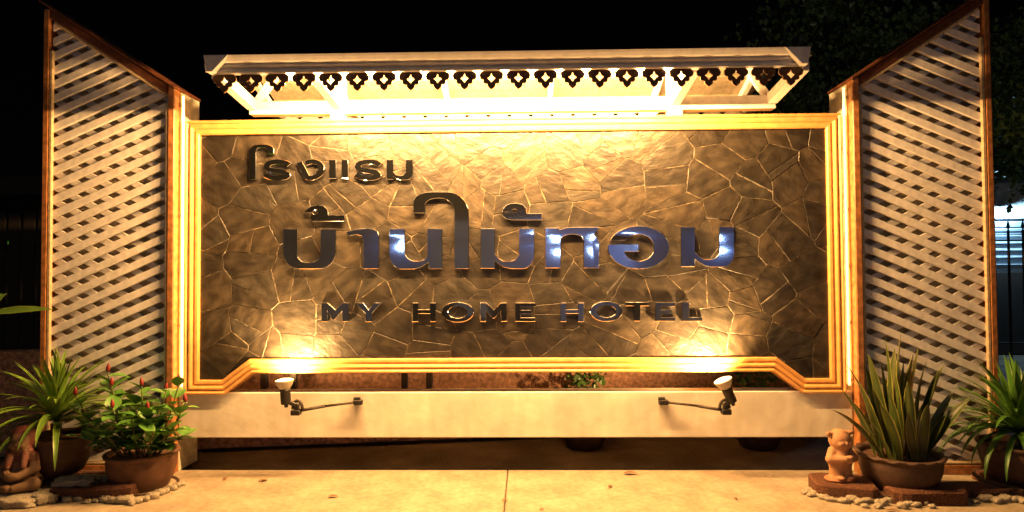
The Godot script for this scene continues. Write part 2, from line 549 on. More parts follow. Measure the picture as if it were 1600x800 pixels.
func sign_board() -> void:
	var root := base("hotel_sign")
	tag(root, "wide hotel sign of dark crazy paving with mirrored letters in a gold frame", "sign")
	var inner := PackedVector2Array([Vector2(-2.215, 2.384), Vector2(2.21, 2.384), Vector2(2.21, 0.625), Vector2(2.02, 0.625), Vector2(1.824, 0.772), Vector2(-1.838, 0.772), Vector2(-2.032, 0.625), Vector2(-2.215, 0.625)])
	inner.reverse()
	inner = ccw(inner)
	# board behind
	var st := new_st()
	prism(st, Geometry2D.offset_polygon(inner, 0.03, Geometry2D.JOIN_MITER)[0], -0.07, -0.004)
	obj("backing_board", st, M.steel, root)
	st = new_st()
	prism(st, inner, -0.003, 0.0068)
	var face := obj("mortar_bed", st, M.mortar, root)
	# crazy paving: irregular stones
	var seeds := PackedVector2Array()
	var r2 := RandomNumberGenerator.new()
	r2.seed = 2024
	var nx := 16; var ny := 10
	for j in ny:
		for i in nx:
			if r2.randf() < 0.06:
				continue
			seeds.append(Vector2(-2.25 + 4.5 * (i + 0.5 + (0.25 if j % 2 else -0.25) + r2.randf_range(-0.42, 0.42)) / nx, 0.58 + 1.84 * (j + 0.5 + r2.randf_range(-0.44, 0.44)) / ny))
	for i in seeds.size():
		var cell := PackedVector2Array([Vector2(-2.4, 0.4), Vector2(2.4, 0.4), Vector2(2.4, 2.6), Vector2(-2.4, 2.6)])
		for j in seeds.size():
			if i == j or seeds[i].distance_to(seeds[j]) > 1.0:
				continue
			var n := seeds[j] - seeds[i]
			n.y *= 1.25
			cell = clip_half(cell, (seeds[i] + seeds[j]) * 0.5, n)
		if cell.size() < 3:
			continue
		var cells := [cell]
		if r2.randf() < 0.5:
			var mid := Vector2.ZERO
			for q in cell: mid += q
			mid /= cell.size()
			mid += Vector2(r2.randf_range(-0.04, 0.04), r2.randf_range(-0.04, 0.04))
			var cut := Vector2.from_angle(r2.randf_range(0, TAU))
			cells = [clip_half(cell, mid, cut), clip_half(cell, mid, -cut)]
		var pieces := []
		for cc: PackedVector2Array in cells:
			if cc.size() > 2:
				pieces.append_array(Geometry2D.intersect_polygons(cc, inner))
		for piece: PackedVector2Array in pieces:
			for small in Geometry2D.offset_polygon(piece, -r2.randf_range(0.0008, 0.0036), Geometry2D.JOIN_MITER):
				if absf(area2(small)) < 0.0002:
					continue
				var poly := ccw(small)
				var rough := PackedVector2Array()
				for k in poly.size():
					var a := poly[k]; var b := poly[(k + 1) % poly.size()]
					if a.distance_to(b) < 0.012:
						rough.append(a)
						continue
					var steps := maxi(1, int(a.distance_to(b) / 0.055))
					var nrm := Vector2(b.y - a.y, a.x - b.x).normalized()
					for s in steps:
						var q := a.lerp(b, float(s) / steps)
						q += nrm * r2.randf_range(-0.0022, 0.0012)
						rough.append(q)
				if Geometry2D.triangulate_polygon(rough).is_empty() or Geometry2D.triangulate_polygon(inset(rough, 0.0016)).is_empty():
					rough = poly
				st = new_st()
				var own := Transform3D(Basis(Vector3.BACK, r2.randf_range(-0.9, 0.9)), Vector3(r2.randf_range(-8, 8), r2.randf_range(-8, 8), 0))
				prism(st, rough, 0.003, 0.0092 + r2.randf_range(0.0, 0.0028), 0.0016, own, false, Vector2(r2.randf_range(-0.006, 0.006), r2.randf_range(-0.006, 0.006)))
				var so := obj("stone", st, M.stone[r2.randi() % 5], face)
				so.transform = own.affine_inverse()
	# gold moulding: a stepped profile mitred round the edge, one piece to each side
	var prof := [Vector2(-0.012, 0.0), Vector2(-0.012, 0.030), Vector2(-0.006, 0.037), Vector2(0.010, 0.040), Vector2(0.018, 0.036), Vector2(0.021, 0.034), Vector2(0.026, 0.035), Vector2(0.030, 0.044), Vector2(0.040, 0.052), Vector2(0.048, 0.052), Vector2(0.053, 0.048), Vector2(0.055, 0.044), Vector2(0.060, 0.044), Vector2(0.064, 0.050), Vector2(0.072, 0.058), Vector2(0.080, 0.058), Vector2(0.084, 0.052), Vector2(0.084, -0.075), Vector2(0.01, -0.075)]
	var n8 := inner.size()
	for i in n8:
		st = new_st()
		var ends := []
		for e in 2:
			var k := (i + e) % n8
			var e0 := (inner[k] - inner[(k + n8 - 1) % n8]).normalized()
			var e1 := (inner[(k + 1) % n8] - inner[k]).normalized()
			var n0 := Vector2(e0.y, -e0.x); var n1 := Vector2(e1.y, -e1.x)
			var m := (n0 + n1) / (1.0 + n0.dot(n1))
			var row := []
			for p: Vector2 in prof:
				var q := inner[k] + m * p.x
				row.append(Vector3(q.x, q.y, p.y))
			ends.append(row)
		var dir := (inner[(i + 1) % n8] - inner[i]).normalized()
		var on := Vector3(dir.y, -dir.x, 0)
		for k in prof.size() - 1:
			var d: Vector2 = prof[k + 1] - prof[k]
			q4(st, ends[0][k], ends[1][k], ends[1][k + 1], ends[0][k + 1], on * -d.y + Vector3(0, 0, d.x))
		obj("frame_moulding", st, M.gold, root)
	for px: float in [421.0, 466.0, 636.0, 674.0]:
		var c := at(px, 595, -0.2)
		st = new_st()
		bx(st, Vector3(c.x, 0.78, -0.11), Vector3(0.045, 0.456, 0.04), 0.003)
		bx(st, Vector3(c.x, 0.95, -0.08), Vector3(0.03, 0.05, 0.02), 0.003)
		obj("support_post", st, M.steel, root)
	letters(root)
	# low beam under the sign
	var lw := base("plinth_beam")
	tag(lw, "long cream plastered beam spanning under the sign between the two lattice wings", "beam")
	st = new_st()
	bx(st, Vector3(0, 0.393, -0.04), Vector3(4.686, 0.316, 0.14), 0.006)
	obj("plastered_beam", st, M.plaster, lw)

# ---------------------------------------------------------------- lattice wings
func wings() -> void:
	var protos := []
	for s: float in [-1.0, 1.0]:
		var root := base("lattice_wing")
		tag(root, "tall white lattice screen in a brown frame standing %s of the sign" % ("left" if s < 0 else "right"), "lattice screen", "lattice screens flanking the sign")
		var slope := func(x: float) -> float: return 2.682 + (absf(x) - 2.346) * 0.648
		var X := func(x: float) -> float: return x * s
		# outer and inner posts, top and bottom rails (proud of the beads and slats)
		var st := new_st()
		# splayed outer edge turned away from the lamps
		prism(st, PackedVector2Array([Vector2(s * 3.25, 0.24), Vector2(s * 3.25, -0.10), Vector2(s * 3.281, -0.10), Vector2(s * 3.318, -0.055), Vector2(s * 3.318, 0.24)]), 0.0, 3.262, 0.003, Transform3D(Basis(Vector3.RIGHT, Vector3(0, 0, -1), Vector3.UP), Vector3.ZERO))
		obj("outer_post", st, M.wood, root)
		st = new_st()
		prism(st, PackedVector2Array([Vector2(s * 2.347, 0.0), Vector2(s * 2.394, 0.0), Vector2(s * 2.394, slope.call(2.394)), Vector2(s * 2.347, slope.call(2.347))]), 0.02, 0.10, 0.006)
		obj("inner_post", st, M.wood, root)
		st = new_st()
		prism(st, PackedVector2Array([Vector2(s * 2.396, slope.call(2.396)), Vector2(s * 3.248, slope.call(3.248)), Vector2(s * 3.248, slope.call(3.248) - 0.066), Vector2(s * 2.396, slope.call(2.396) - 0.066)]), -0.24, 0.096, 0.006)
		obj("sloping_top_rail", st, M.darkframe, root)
		st = new_st()
		prism(st, PackedVector2Array([Vector2(s * 2.396, 0.0), Vector2(s * 3.248, 0.0), Vector2(s * 3.248, 0.066), Vector2(s * 2.396, 0.066)]), -0.24, 0.096, 0.006)
		obj("bottom_rail", st, M.wood, root)
		# capping board along the slope
		st = new_st()
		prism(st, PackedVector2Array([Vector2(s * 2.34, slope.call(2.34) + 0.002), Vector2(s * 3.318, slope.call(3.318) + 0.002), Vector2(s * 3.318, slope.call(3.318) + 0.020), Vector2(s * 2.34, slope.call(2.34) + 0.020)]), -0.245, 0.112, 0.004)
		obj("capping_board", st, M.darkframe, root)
		# light beads inside the frame
		st = new_st()
		bx(st, Vector3(s * 3.2345, 1.52, 0.083), Vector3(0.027, 2.90, 0.022), 0.006)
		obj("bead", st, M.bead, root)
		st = new_st()
		bx(st, Vector3(s * 2.8085, 0.0775, 0.083), Vector3(0.824, 0.021, 0.022), 0.006)
		obj("bead", st, M.bead, root)
		st = new_st()
		bx(st, Vector3(s * 2.4055, 1.33, 0.083), Vector3(0.019, 2.52, 0.02), 0.005)
		obj("bead", st, M.bead, root)
		st = new_st()
		prism(st, PackedVector2Array([Vector2(s * 2.416, slope.call(2.416) - 0.068), Vector2(s * 3.22, slope.call(3.22) - 0.068), Vector2(s * 3.22, slope.call(3.22) - 0.092), Vector2(s * 2.416, slope.call(2.416) - 0.092)]), 0.07, 0.092, 0.005)
		obj("bead", st, M.bead, root)
		# cream inner side wall and dark rear board
		st = new_st()
		prism(st, PackedVector2Array([Vector2(-0.24, 0.0), Vector2(0.018, 0.0), Vector2(0.018, 2.680), Vector2(-0.24, 2.680)]), 0.0, 0.05, 0.004, Transform3D(Basis(Vector3(0, 0, 1), Vector3(0, 1, 0), Vector3(-1, 0, 0)), Vector3(s * 2.372 + 0.025, 0, 0)))
		obj("side_wall", st, M.cream, root)
		st = new_st()
		prism(st, PackedVector2Array([Vector2(s * 2.40, 0.07), Vector2(s * 3.246, 0.07), Vector2(s * 3.246, slope.call(3.246) - 0.075), Vector2(s * 2.40, slope.call(2.40) - 0.075)]), -0.006, 0.009)
		obj("rear_board", st, M.backboard, root)
		# slats, front layer rising towards the sign, rear layer falling
		var hole := PackedVector2Array([Vector2(s * 2.40, 0.07), Vector2(s * 3.238, 0.07), Vector2(s * 3.238, slope.call(3.238) - 0.071), Vector2(s * 2.40, slope.call(2.40) - 0.071)])
		for layer in 2:
			var m := (0.43 if layer == 0 else -0.50)
			var z1 := (0.072 if layer == 0 else 0.0385)
			var w := (0.056 if layer == 0 else 0.050)
			var k := -8
			while k < 42:
				var y0 := 0.03 + k * 0.1027
				k += 1
				# t runs from the outer edge (x 3.24) towards the sign
				var band := PackedVector2Array([Vector2(s * 3.3, y0 - m * 0.06), Vector2(s * 2.3, y0 + m * 0.94), Vector2(s * 2.3, y0 + m * 0.94 + w), Vector2(s * 3.3, y0 - m * 0.06 + w)])
				for piece in Geometry2D.intersect_polygons(band, hole):
					if absf(area2(piece)) < 0.0004:
						continue
					st = new_st()
					prism(st, piece, z1 - 0.0225, z1 + rnd(-0.0006, 0.0006), 0.0022)
					obj("slat", st, M.white, root)

# ---------------------------------------------------------------- canopy
func canopy() -> void:
	var root := base("canopy_roof")
	tag(root, "little white gabled canopy above the sign with dark fretwork along its eaves", "canopy")
	var st := new_st()
	bx(st, Vector3(0.002, 2.553, 0.012), Vector3(3.69, 0.092, 0.076), 0.004)
	obj("tie_beam", st, M.roofwhite, root)
	for x: float in [-1.216, 1.153]:
		st = new_st()
		bx(st, Vector3(x, 2.4865, 0.012), Vector3(0.1, 0.041, 0.072), 0.003)
		bx(st, Vector3(x, 2.71, 0.012), Vector3(0.1, 0.22, 0.072), 0.003)
		obj("post", st, M.roofwhite, root)
	for x: float in [-1.82, -1.216, 1.153, 1.82]:
		st = new_st()
		beam(st, Vector3(x, 2.575, 0.052), Vector3(x, 2.64, 0.57), 0.062, 0.075)
		beam(st, Vector3(x, 2.575, -0.03), Vector3(x, 2.64, -0.47), 0.062, 0.075)
		obj("arm", st, M.roofwhite, root)
	for x: float in [-1.82, -1.216, -0.43, 0.36, 1.153, 1.82]:
		st = new_st()
		beam(st, Vector3(x - 0.06, 2.672, -0.50), Vector3(x - 0.06, 2.848, 0.01), 0.04, 0.05)
		beam(st, Vector3(x - 0.06, 2.672, 0.56), Vector3(x - 0.06, 2.848, 0.05), 0.04, 0.05)
		obj("rafter", st, M.roofwhite, root)
	for s: float in [-1.0, 1.0]:
		st = new_st()
		beam(st, Vector3(s * 1.80, 2.60, 0.012), Vector3(s * 1.66, 2.80, 0.012), 0.04, 0.05)
		obj("brace", st, M.roofwhite, root)
	# boards, lapped, five to a slope
	for side: float in [-1.0, 1.0]:
		var eave := Vector2(-0.53, 2.69) if side < 0 else Vector2(0.60, 2.69)
		var ridge := Vector2(0.03, 2.885)
		for k in 5:
			var a := eave.lerp(ridge, k / 5.0 - 0.015); var b := eave.lerp(ridge, (k + 1) / 5.0 + 0.01)
			st = new_st()
			var up := 0.012 if k % 2 else 0.0
			beam(st, Vector3(-1.85, (a.y + b.y) * 0.5 + up, (a.x + b.x) * 0.5), Vector3(1.85, (a.y + b.y) * 0.5 + up, (a.x + b.x) * 0.5), a.distance_to(b), 0.011, 0.002, Vector3(0, absf(b.x - a.x), -(b.y - a.y) * signf(b.x - a.x)).normalized())
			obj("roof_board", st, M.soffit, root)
	st = new_st()
	beam(st, Vector3(-1.86, 2.915, 0.03), Vector3(1.86, 2.915, 0.03), 0.09, 0.02)
	obj("ridge_cap", st, M.roofwhite, root)
	# moulded cornices on both eaves
	var prof := PackedVector2Array([Vector2(0.575, 2.622), Vector2(0.60, 2.622), Vector2(0.606, 2.626), Vector2(0.606, 2.640), Vector2(0.60, 2.645), Vector2(0.594, 2.648), Vector2(0.594, 2.662), Vector2(0.612, 2.668), Vector2(0.612, 2.675), Vector2(0.606, 2.678), Vector2(0.606, 2.683), Vector2(0.626, 2.688), Vector2(0.632, 2.694), Vector2(0.644, 2.712), Vector2(0.650, 2.724), Vector2(0.575, 2.724)])
	for side in 2:
		st = new_st()
		var flip := 1.0 if side == 0 else -1.0
		var pr := PackedVector2Array()
		for p in prof:
			pr.append(Vector2(p.x if side == 0 else 0.06 - p.x + 0.02, p.y))
		# profile lies in z,y; extrude along x
		prism(st, pr, -1.815, 1.78, 0.0, Transform3D(Basis(Vector3(0, 0, 1), Vector3(0, 1, 0), Vector3(1, 0, 0)), Vector3.ZERO))
		obj("cornice", st, M.roofwhite, root)
	for s: float in [-1.0, 1.0]:
		st = new_st()
		var cx := -0.018
		prism(st, PackedVector2Array([Vector2(s * 1.845 + cx, 2.725), Vector2(s * 1.69 + cx, 2.725), Vector2(s * 1.79 + cx, 2.621), Vector2(s * 1.825 + cx, 2.621)]), 0.555, 0.6535, 0.003)
		obj("cornice_end", st, M.roofwhite, root)
	# fretwork: dark carved pieces hanging from both eaves
	var half := [Vector2(0.0, -0.112), Vector2(0.009, -0.106), Vector2(0.019, -0.098), Vector2(0.025, -0.088), Vector2(0.024, -0.078), Vector2(0.029, -0.074), Vector2(0.036, -0.077), Vector2(0.046, -0.073), Vector2(0.051, -0.064), Vector2(0.048, -0.054), Vector2(0.053, -0.049), Vector2(0.059, -0.049), Vector2(0.068, -0.044), Vector2(0.073, -0.034), Vector2(0.074, -0.021), Vector2(0.068, -0.010), Vector2(0.060, -0.003), Vector2(0.060, 0.0)]
	var outline := PackedVector2Array()
	var k2 := half.size()
	for p: Vector2 in half: outline.append(p)
	for i in range(k2 - 1, 0, -1): outline.append(Vector2(-half[i].x, half[i].y))
	var cut := PackedVector2Array([Vector2(0.0, -0.014), Vector2(0.007, -0.034), Vector2(0.022, -0.044), Vector2(0.010, -0.054), Vector2(0.0, -0.066), Vector2(-0.010, -0.054), Vector2(-0.022, -0.044), Vector2(-0.007, -0.034)])
	# two halves joined at the middle leave the diamond hole open
	st = new_st()
	for sgn: float in [-1.0, 1.0]:
		var h := PackedVector2Array()
		for p: Vector2 in half: h.append(Vector2(p.x * sgn, p.y))
		for p: Vector2 in [Vector2(0, 0), Vector2(0, -0.008), Vector2(0.007, -0.030), Vector2(0.025, -0.043), Vector2(0.012, -0.054), Vector2(0, -0.070)]:
			h.append(Vector2(p.x * sgn, p.y))
		prism(st, h, -0.006, 0.006, 0.0)
	var fm := commit(st)
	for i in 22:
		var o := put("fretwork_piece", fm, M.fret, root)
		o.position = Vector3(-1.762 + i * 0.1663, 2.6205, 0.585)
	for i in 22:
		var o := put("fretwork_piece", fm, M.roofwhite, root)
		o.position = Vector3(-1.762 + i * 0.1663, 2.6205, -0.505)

# ---------------------------------------------------------------- lamps
func lamps() -> void:
	# a string of small bulbs behind the fretwork, one in each gap of the middle stretch
	var gm := glow(Color(1.0, 0.86, 0.62), 9.0)
	var root := base("string_light", Vector3(0, 2.606, 0.556))
	tag(root, "string of small glowing warm bulbs behind the front fretwork of the canopy", "string light")
	var st := new_st()
	bx(st, Vector3(-0.17, 0.047, 0), Vector3(2.62, 0.012, 0.016), 0.002)
	obj("cable", st, M.lampwhite, root)
	st = new_st(0)
	lathe(st, [Vector2(0.001, -0.018), Vector2(0.008, -0.015), Vector2(0.0125, -0.006), Vector2(0.013, 0.002), Vector2(0.009, 0.013), Vector2(0.006, 0.018), Vector2(0.001, 0.019)], 14)
	var bulb_mesh := commit(st)
	st = new_st(0)
	lathe(st, [Vector2(0.001, 0.016), Vector2(0.0085, 0.016), Vector2(0.0095, 0.02), Vector2(0.0095, 0.042), Vector2(0.001, 0.043)], 12)
	var socket_mesh := commit(st)
	for i in 15:
		var b := put("bulb", bulb_mesh, gm, root)
		b.position = Vector3(-1.762 + (i + 2.5) * 0.1663, 0, 0)
		put("socket", socket_mesh, M.lampwhite, b)
		var l := OmniLight3D.new()
		l.name = "bulb_light"
		l.light_color = warm()
		l.light_energy = 2.5
		l.light_size = 0.01
		l.omni_range = 30.0
		l.omni_attenuation = 2.0
		l.shadow_enabled = true
		b.add_child(l, true)
	# slim light strips in the corners between the gold frame and the wings
	for s: float in [-1.0, 1.0]:
		var strip := base("light_strip", Vector3(s * 2.338, 1.61, 0.03))
		tag(strip, "slim vertical glowing strip between the gold frame and the %s lattice screen" % ("left" if s < 0 else "right"), "light strip", "corner light strips")
		st = new_st()
		beam(st, Vector3(s * -0.016, -1.02, 0), Vector3(s * -0.016, 1.04, 0), 0.015, 0.015, 0.004)
		obj("diffuser", st, glow(Color(1.0, 0.78, 0.42), 7.0 if s < 0 else 5.0), strip)
		st = new_st()
		for k in 6:
			bx(st, Vector3(s * -0.001, -0.98 + k * 0.39, 0), Vector3(0.018, 0.02, 0.018), 0.002)
		obj("clip", st, M.lampwhite, strip)
		var l := AreaLight3D.new()
		l.name = "strip_light"
		l.light_color = warm()
		l.light_energy = 1.0 if s < 0 else 0.6
		l.area_size = Vector2(2.02, 0.024)
		l.shadow_enabled = true
		l.transform = Transform3D(Basis(Vector3(0, 1, 0), Vector3(0, 0, s), Vector3(s, 0, 0)), Vector3(s * -0.0265, 0, 0))
		strip.add_child(l)

func spotlights() -> void:
	for s in 2:
		var left := s == 0
		var head := at(445, 603, 0.21) if left else at(1133, 602, 0.21)
		var neck := at(447, 632, 0.21) if left else at(1145, 630, 0.21)
		var kn := at(464, 640, 0.19) if left else at(1133, 639, 0.19)
		var mount := at(560, 628, 0.05) if left else at(1037, 628, 0.05)
		var root := base("spotlight", Vector3.ZERO)
		tag(root, ("black spotlight with white bulb pointing straight up, on the left part of the beam" if left else "black spotlight with tilted white bulb, on the right part of the beam"), "spotlight", "spotlights on the beam")
		var up := (head - neck).normalized()
		var side := up.cross(Vector3.BACK).normalized()
		var bas := Basis(side, up, side.cross(up))
		# holder
		var st := new_st(0)
		lathe(st, [Vector2(0.001, -0.115), Vector2(0.012, -0.115), Vector2(0.013, -0.095), Vector2(0.031, -0.093), Vector2(0.033, -0.088), Vector2(0.034, -0.01), Vector2(0.036, -0.005), Vector2(0.036, 0.006), Vector2(0.02, 0.008)], 20, Transform3D(bas, head - up * 0.028))
		obj("holder", st, M.blackplastic, root)
		st = new_st(0)
		lathe(st, [Vector2(0.022, -0.03), Vector2(0.03, -0.022), Vector2(0.045, 0.0), Vector2(0.057, 0.022), Vector2(0.062, 0.032), Vector2(0.062, 0.037), Vector2(0.058, 0.040)], 24, Transform3D(bas, head))
		obj("reflector_bulb", st, M.lampwhite, root)
		st = new_st(0)
		lathe(st, [Vector2(0.0585, 0.0395), Vector2(0.045, 0.045), Vector2(0.025, 0.049), Vector2(0.001, 0.0505)], 24, Transform3D(bas, head))
		obj("bulb_lens", st, glow(Color(1.0, 0.86, 0.62), 4.0), root)
		# knuckle: half round bracket, clamp
		st = new_st(0)
		var pts := []; var rad := []
		for k in 9:
			var a := PI * k / 8.0
			pts.append(kn + Vector3(0.004 if left else -0.004, 0.005, 0) + Vector3(cos(a) * 0.032, sin(a) * 0.055, 0.0))
			rad.append(0.011)
		tube(st, pts, rad, 7)
		obj("bracket", st, M.steel, root)
		st = new_st()
		beam(st, kn + Vector3(0, 0.03, 0.0), neck - up * -0.02, 0.026, 0.026)
		bx(st, kn + Vector3(0, 0.012, 0), Vector3(0.03, 0.05, 0.03), 0.003)
		obj("knuckle", st, M.blackplastic, root)
		st = new_st()
		bx(st, kn + Vector3(-0.006 if left else 0.006, -0.018, 0.0), Vector3(0.062, 0.036, 0.05), 0.005)
		obj("clamp", st, M.blackplastic, root)
		st = new_st(0)
		var mid := kn.lerp(mount, 0.45)
		tube(st, [kn + Vector3(0, -0.01, 0), mid], [0.0105, 0.0105], 8)
		tube(st, [mid, mount], [0.0085, 0.0085], 8)
		obj("arm", st, M.steel, root)
		st = new_st()
		bx(st, mount + Vector3(0, -0.002, 0.006), Vector3(0.06, 0.034, 0.032), 0.004)
		bx(st, mount + Vector3(-0.012, 0.006, -0.008), Vector3(0.045, 0.05, 0.024), 0.003)
		obj("mount", st, M.blackplastic, root)
		var l := SpotLight3D.new()
		l.name = "bulb_light"
		l.light_color = warm()
		l.light_energy = 9.0
		l.light_size = 0.03
		l.spot_angle = 78.0
		l.spot_angle_attenuation = 0.9
		l.spot_range = 20.0
		l.spot_attenuation = 2.0
		l.shadow_enabled = true
		var aim := (up + Vector3(0.12 if left else -0.05, 0, -0.62)).normalized()
		l.look_at_from_position(head + up * 0.058, head + up * 0.058 + aim, Vector3.BACK)
		root.add_child(l)

# ---------------------------------------------------------------- behind the sign
func behind() -> void:
	# boundary wall running off at a slant
	var st := new_st()
	var a := Vector3(-7.5, 0, 0.28); var b := Vector3(2.2, 0, -1.32)
	a = Vector3(-3.35, 0, -0.40); b = Vector3(3.0, 0, -1.35)
	var dir := (b - a).normalized()
	beam(st, a + Vector3(0, 0.40, -0.08) - dir * 4.0, b + Vector3(0, 0.40, -0.08), 0.14, 0.80)
	tag(obj("boundary_wall", st, M.pink), "low pinkish rendered wall running at a slant behind the sign", "wall")
	for spot in [[912.0, 0.62, "small leafy shrub seen through the gap under the middle of the sign"], [1183.0, 0.6, "small leafy shrub seen through the gap under the right part of the sign"]]:
		var c := at(spot[0], 600, -0.71)
		bush("potted_shrub", Vector3(c.x, -0.03, -0.71), 0.72, 0.17, 300, Color(0.05, 0.12, 0.025), spot[2])
	tree(Vector3(4.7, -0.03, -3.4))
	# house wall with a cold lamp, far right
	var house := base("house", Vector3(0, 0, -6.2))
	tag(house, "pale blue lit house wall with louvred lower half beyond the right lattice wing", "house")
	st = new_st()
	var x0 := 7.55
	bx(st, Vector3(x0 + 2.5, 2.535, -0.1), Vector3(5.0, 0.65, 0.2), 0.01)
	obj("upper_wall", st, M.housewall, house)
	st = new_st()
	bx(st, Vector3(x0 + 2.5, 0.66, -0.1), Vector3(5.0, 1.36, 0.2), 0.01)
	obj("lower_wall", st, M.darkwood, house)
	st = new_st()
	bx(st, Vector3(x0 + 2.5, 1.78, -0.18), Vector3(5.0, 0.86, 0.03), 0.002)
	obj("louvre_backing", st, M.housewall, house)
	for k in 7:
		st = new_st()
		cbox(st, Transform3D(Basis(Vector3.RIGHT, 0.55), Vector3(x0 + 2.5, 1.42 + k * 0.118, -0.09)), Vector3(4.99, 0.10, 0.014), 0.002)
		obj("louvre", st, M.louvre, house)
	st = new_st()
	bx(st, Vector3(x0 + 2.5, 2.90, -0.06), Vector3(5.2, 0.06, 0.28), 0.01)
	obj("roof_edge", st, M.darkwall, house)
	var wl := at(1578, 326, -5.98)
	var lamp := base("wall_lamp", wl)
	tag(lamp, "small shaded wall lamp glowing cold white on the house wall far right", "lamp")
	st = new_st(0)
	lathe(st, [Vector2(0.004, 0.07), Vector2(0.012, 0.065), Vector2(0.05, 0.01), Vector2(0.075, -0.012), Vector2(0.071, -0.012), Vector2(0.046, 0.006)], 18)
	obj("shade", st, M.iron, lamp)
	st = new_st()
	beam(st, Vector3(0, 0.06, 0), Vector3(0, 0.06, -0.22), 0.016, 0.016)
	obj("bracket", st, M.iron, lamp)
	st = new_st(0)
	lathe(st, [Vector2(0.001, 0.0), Vector2(0.02, -0.01), Vector2(0.028, -0.03), Vector2(0.02, -0.05), Vector2(0.001, -0.058)], 14)
	obj("bulb", st, glow(Color(0.75, 0.92, 1.0), 4.0), lamp)
	var l := OmniLight3D.new()
	l.name = "bulb_light"
	l.light_color = Color(0.66, 0.86, 1.0)
	l.light_energy = 3.6
	l.light_size = 0.02
	l.position = Vector3(0, -0.03, 0)
	l.omni_range = 30.0
	l.omni_attenuation = 2.0
	l.shadow_enabled = true
	lamp.add_child(l)
	# spiked iron fence in front of the house
	var fence := base("iron_fence", Vector3(0, 0, -4.6))
	tag(fence, "dark spiked iron fence in front of the lit house wall", "fence")
	for px: float in [1552.0, 1575.0, 1598.0, 1621.0, 1644.0]:
		var c := at(px, 350, -4.6)
		st = new_st()
		bx(st, Vector3(c.x, 0.95, 0), Vector3(0.025, 1.96, 0.025), 0.002)
		var tip := new_st()
		st.set_smooth_group(-1)
		for k in 4:
			var a0 := TAU * k / 4.0; var a1 := TAU * (k + 1) / 4.0
			var v0 := Vector3(cos(a0) * 0.03, 0, sin(a0) * 0.012) + Vector3(c.x, 1.97, 0)
			var v1 := Vector3(cos(a1) * 0.03, 0, sin(a1) * 0.012) + Vector3(c.x, 1.97, 0)
			t3(st, v0, v1, Vector3(c.x, 2.1, 0), (v0 + v1) * 0.5 - Vector3(c.x, 1.97, 0) + Vector3(0, 0.01, 0))
			t3(st, v0, v1, Vector3(c.x, 1.92, 0), (v0 + v1) * 0.5 - Vector3(c.x, 1.97, 0) - Vector3(0, 0.01, 0))
		obj("bar", st, M.iron, fence)
	for y: float in [1.78, 1.90, 0.35]:
		st = new_st()
		bx(st, Vector3(at(1600, 350, -4.6).x, y, 0.0), Vector3(1.6, 0.02, 0.018), 0.002)
		obj("rail", st, M.iron, fence)
	# dark timber fence and a house window glimmering behind it, far left
	var pf := base("timber_fence", Vector3(0, 0, -2.6))
	tag(pf, "dark timber picket fence in the gloom left of the left lattice wing", "fence")
	for k in 14:
		st = new_st()
		bx(st, Vector3(-7.2 + k * 0.17, 1.05 + rnd(-0.02, 0.02), 0), Vector3(0.13, 2.1, 0.02), 0.003)
		obj("picket", st, M.darkwood, pf)
	for y: float in [0.5, 1.7]:
		st = new_st()
		bx(st, Vector3(-6.1, y, -0.03), Vector3(2.5, 0.07, 0.03), 0.003)
		obj("rail", st, M.darkwood, pf)
	var dh := base("dark_house", Vector3(0, 0, -7.0))
	tag(dh, "unlit house behind the picket fence with one dim green glowing window", "house")
	st = new_st()
	bx(st, Vector3(-11.0, 1.4, -0.15), Vector3(5.0, 2.9, 0.3), 0.01)
	obj("wall", st, M.darkwall, dh)
	st = new_st()
	cbox(st, Transform3D(Basis(Vector3.RIGHT, 0.35), Vector3(-11.0, 3.05, -0.2)), Vector3(5.5, 0.08, 1.4), 0.01)
	obj("roof", st, M.darkwood, dh)
	var wc := at(18, 384, -6.99)
	st = new_st()
	bx(st, Vector3(wc.x, wc.y, 0.01), Vector3(0.16, 0.26, 0.03), 0.004)
	var wf := obj("window", st, M.darkwood, dh)
	for p in [[0.045, 0.032, 0.55], [-0.05, 0.05, 0.35]]:
		st = new_st()
		bx(st, Vector3(wc.x - 0.01, wc.y + p[0], 0.027), Vector3(0.085, 0.075, 0.008), 0.001)
		obj("pane", st, glow(Color(0.35, 0.8, 0.15), p[2]), wf)

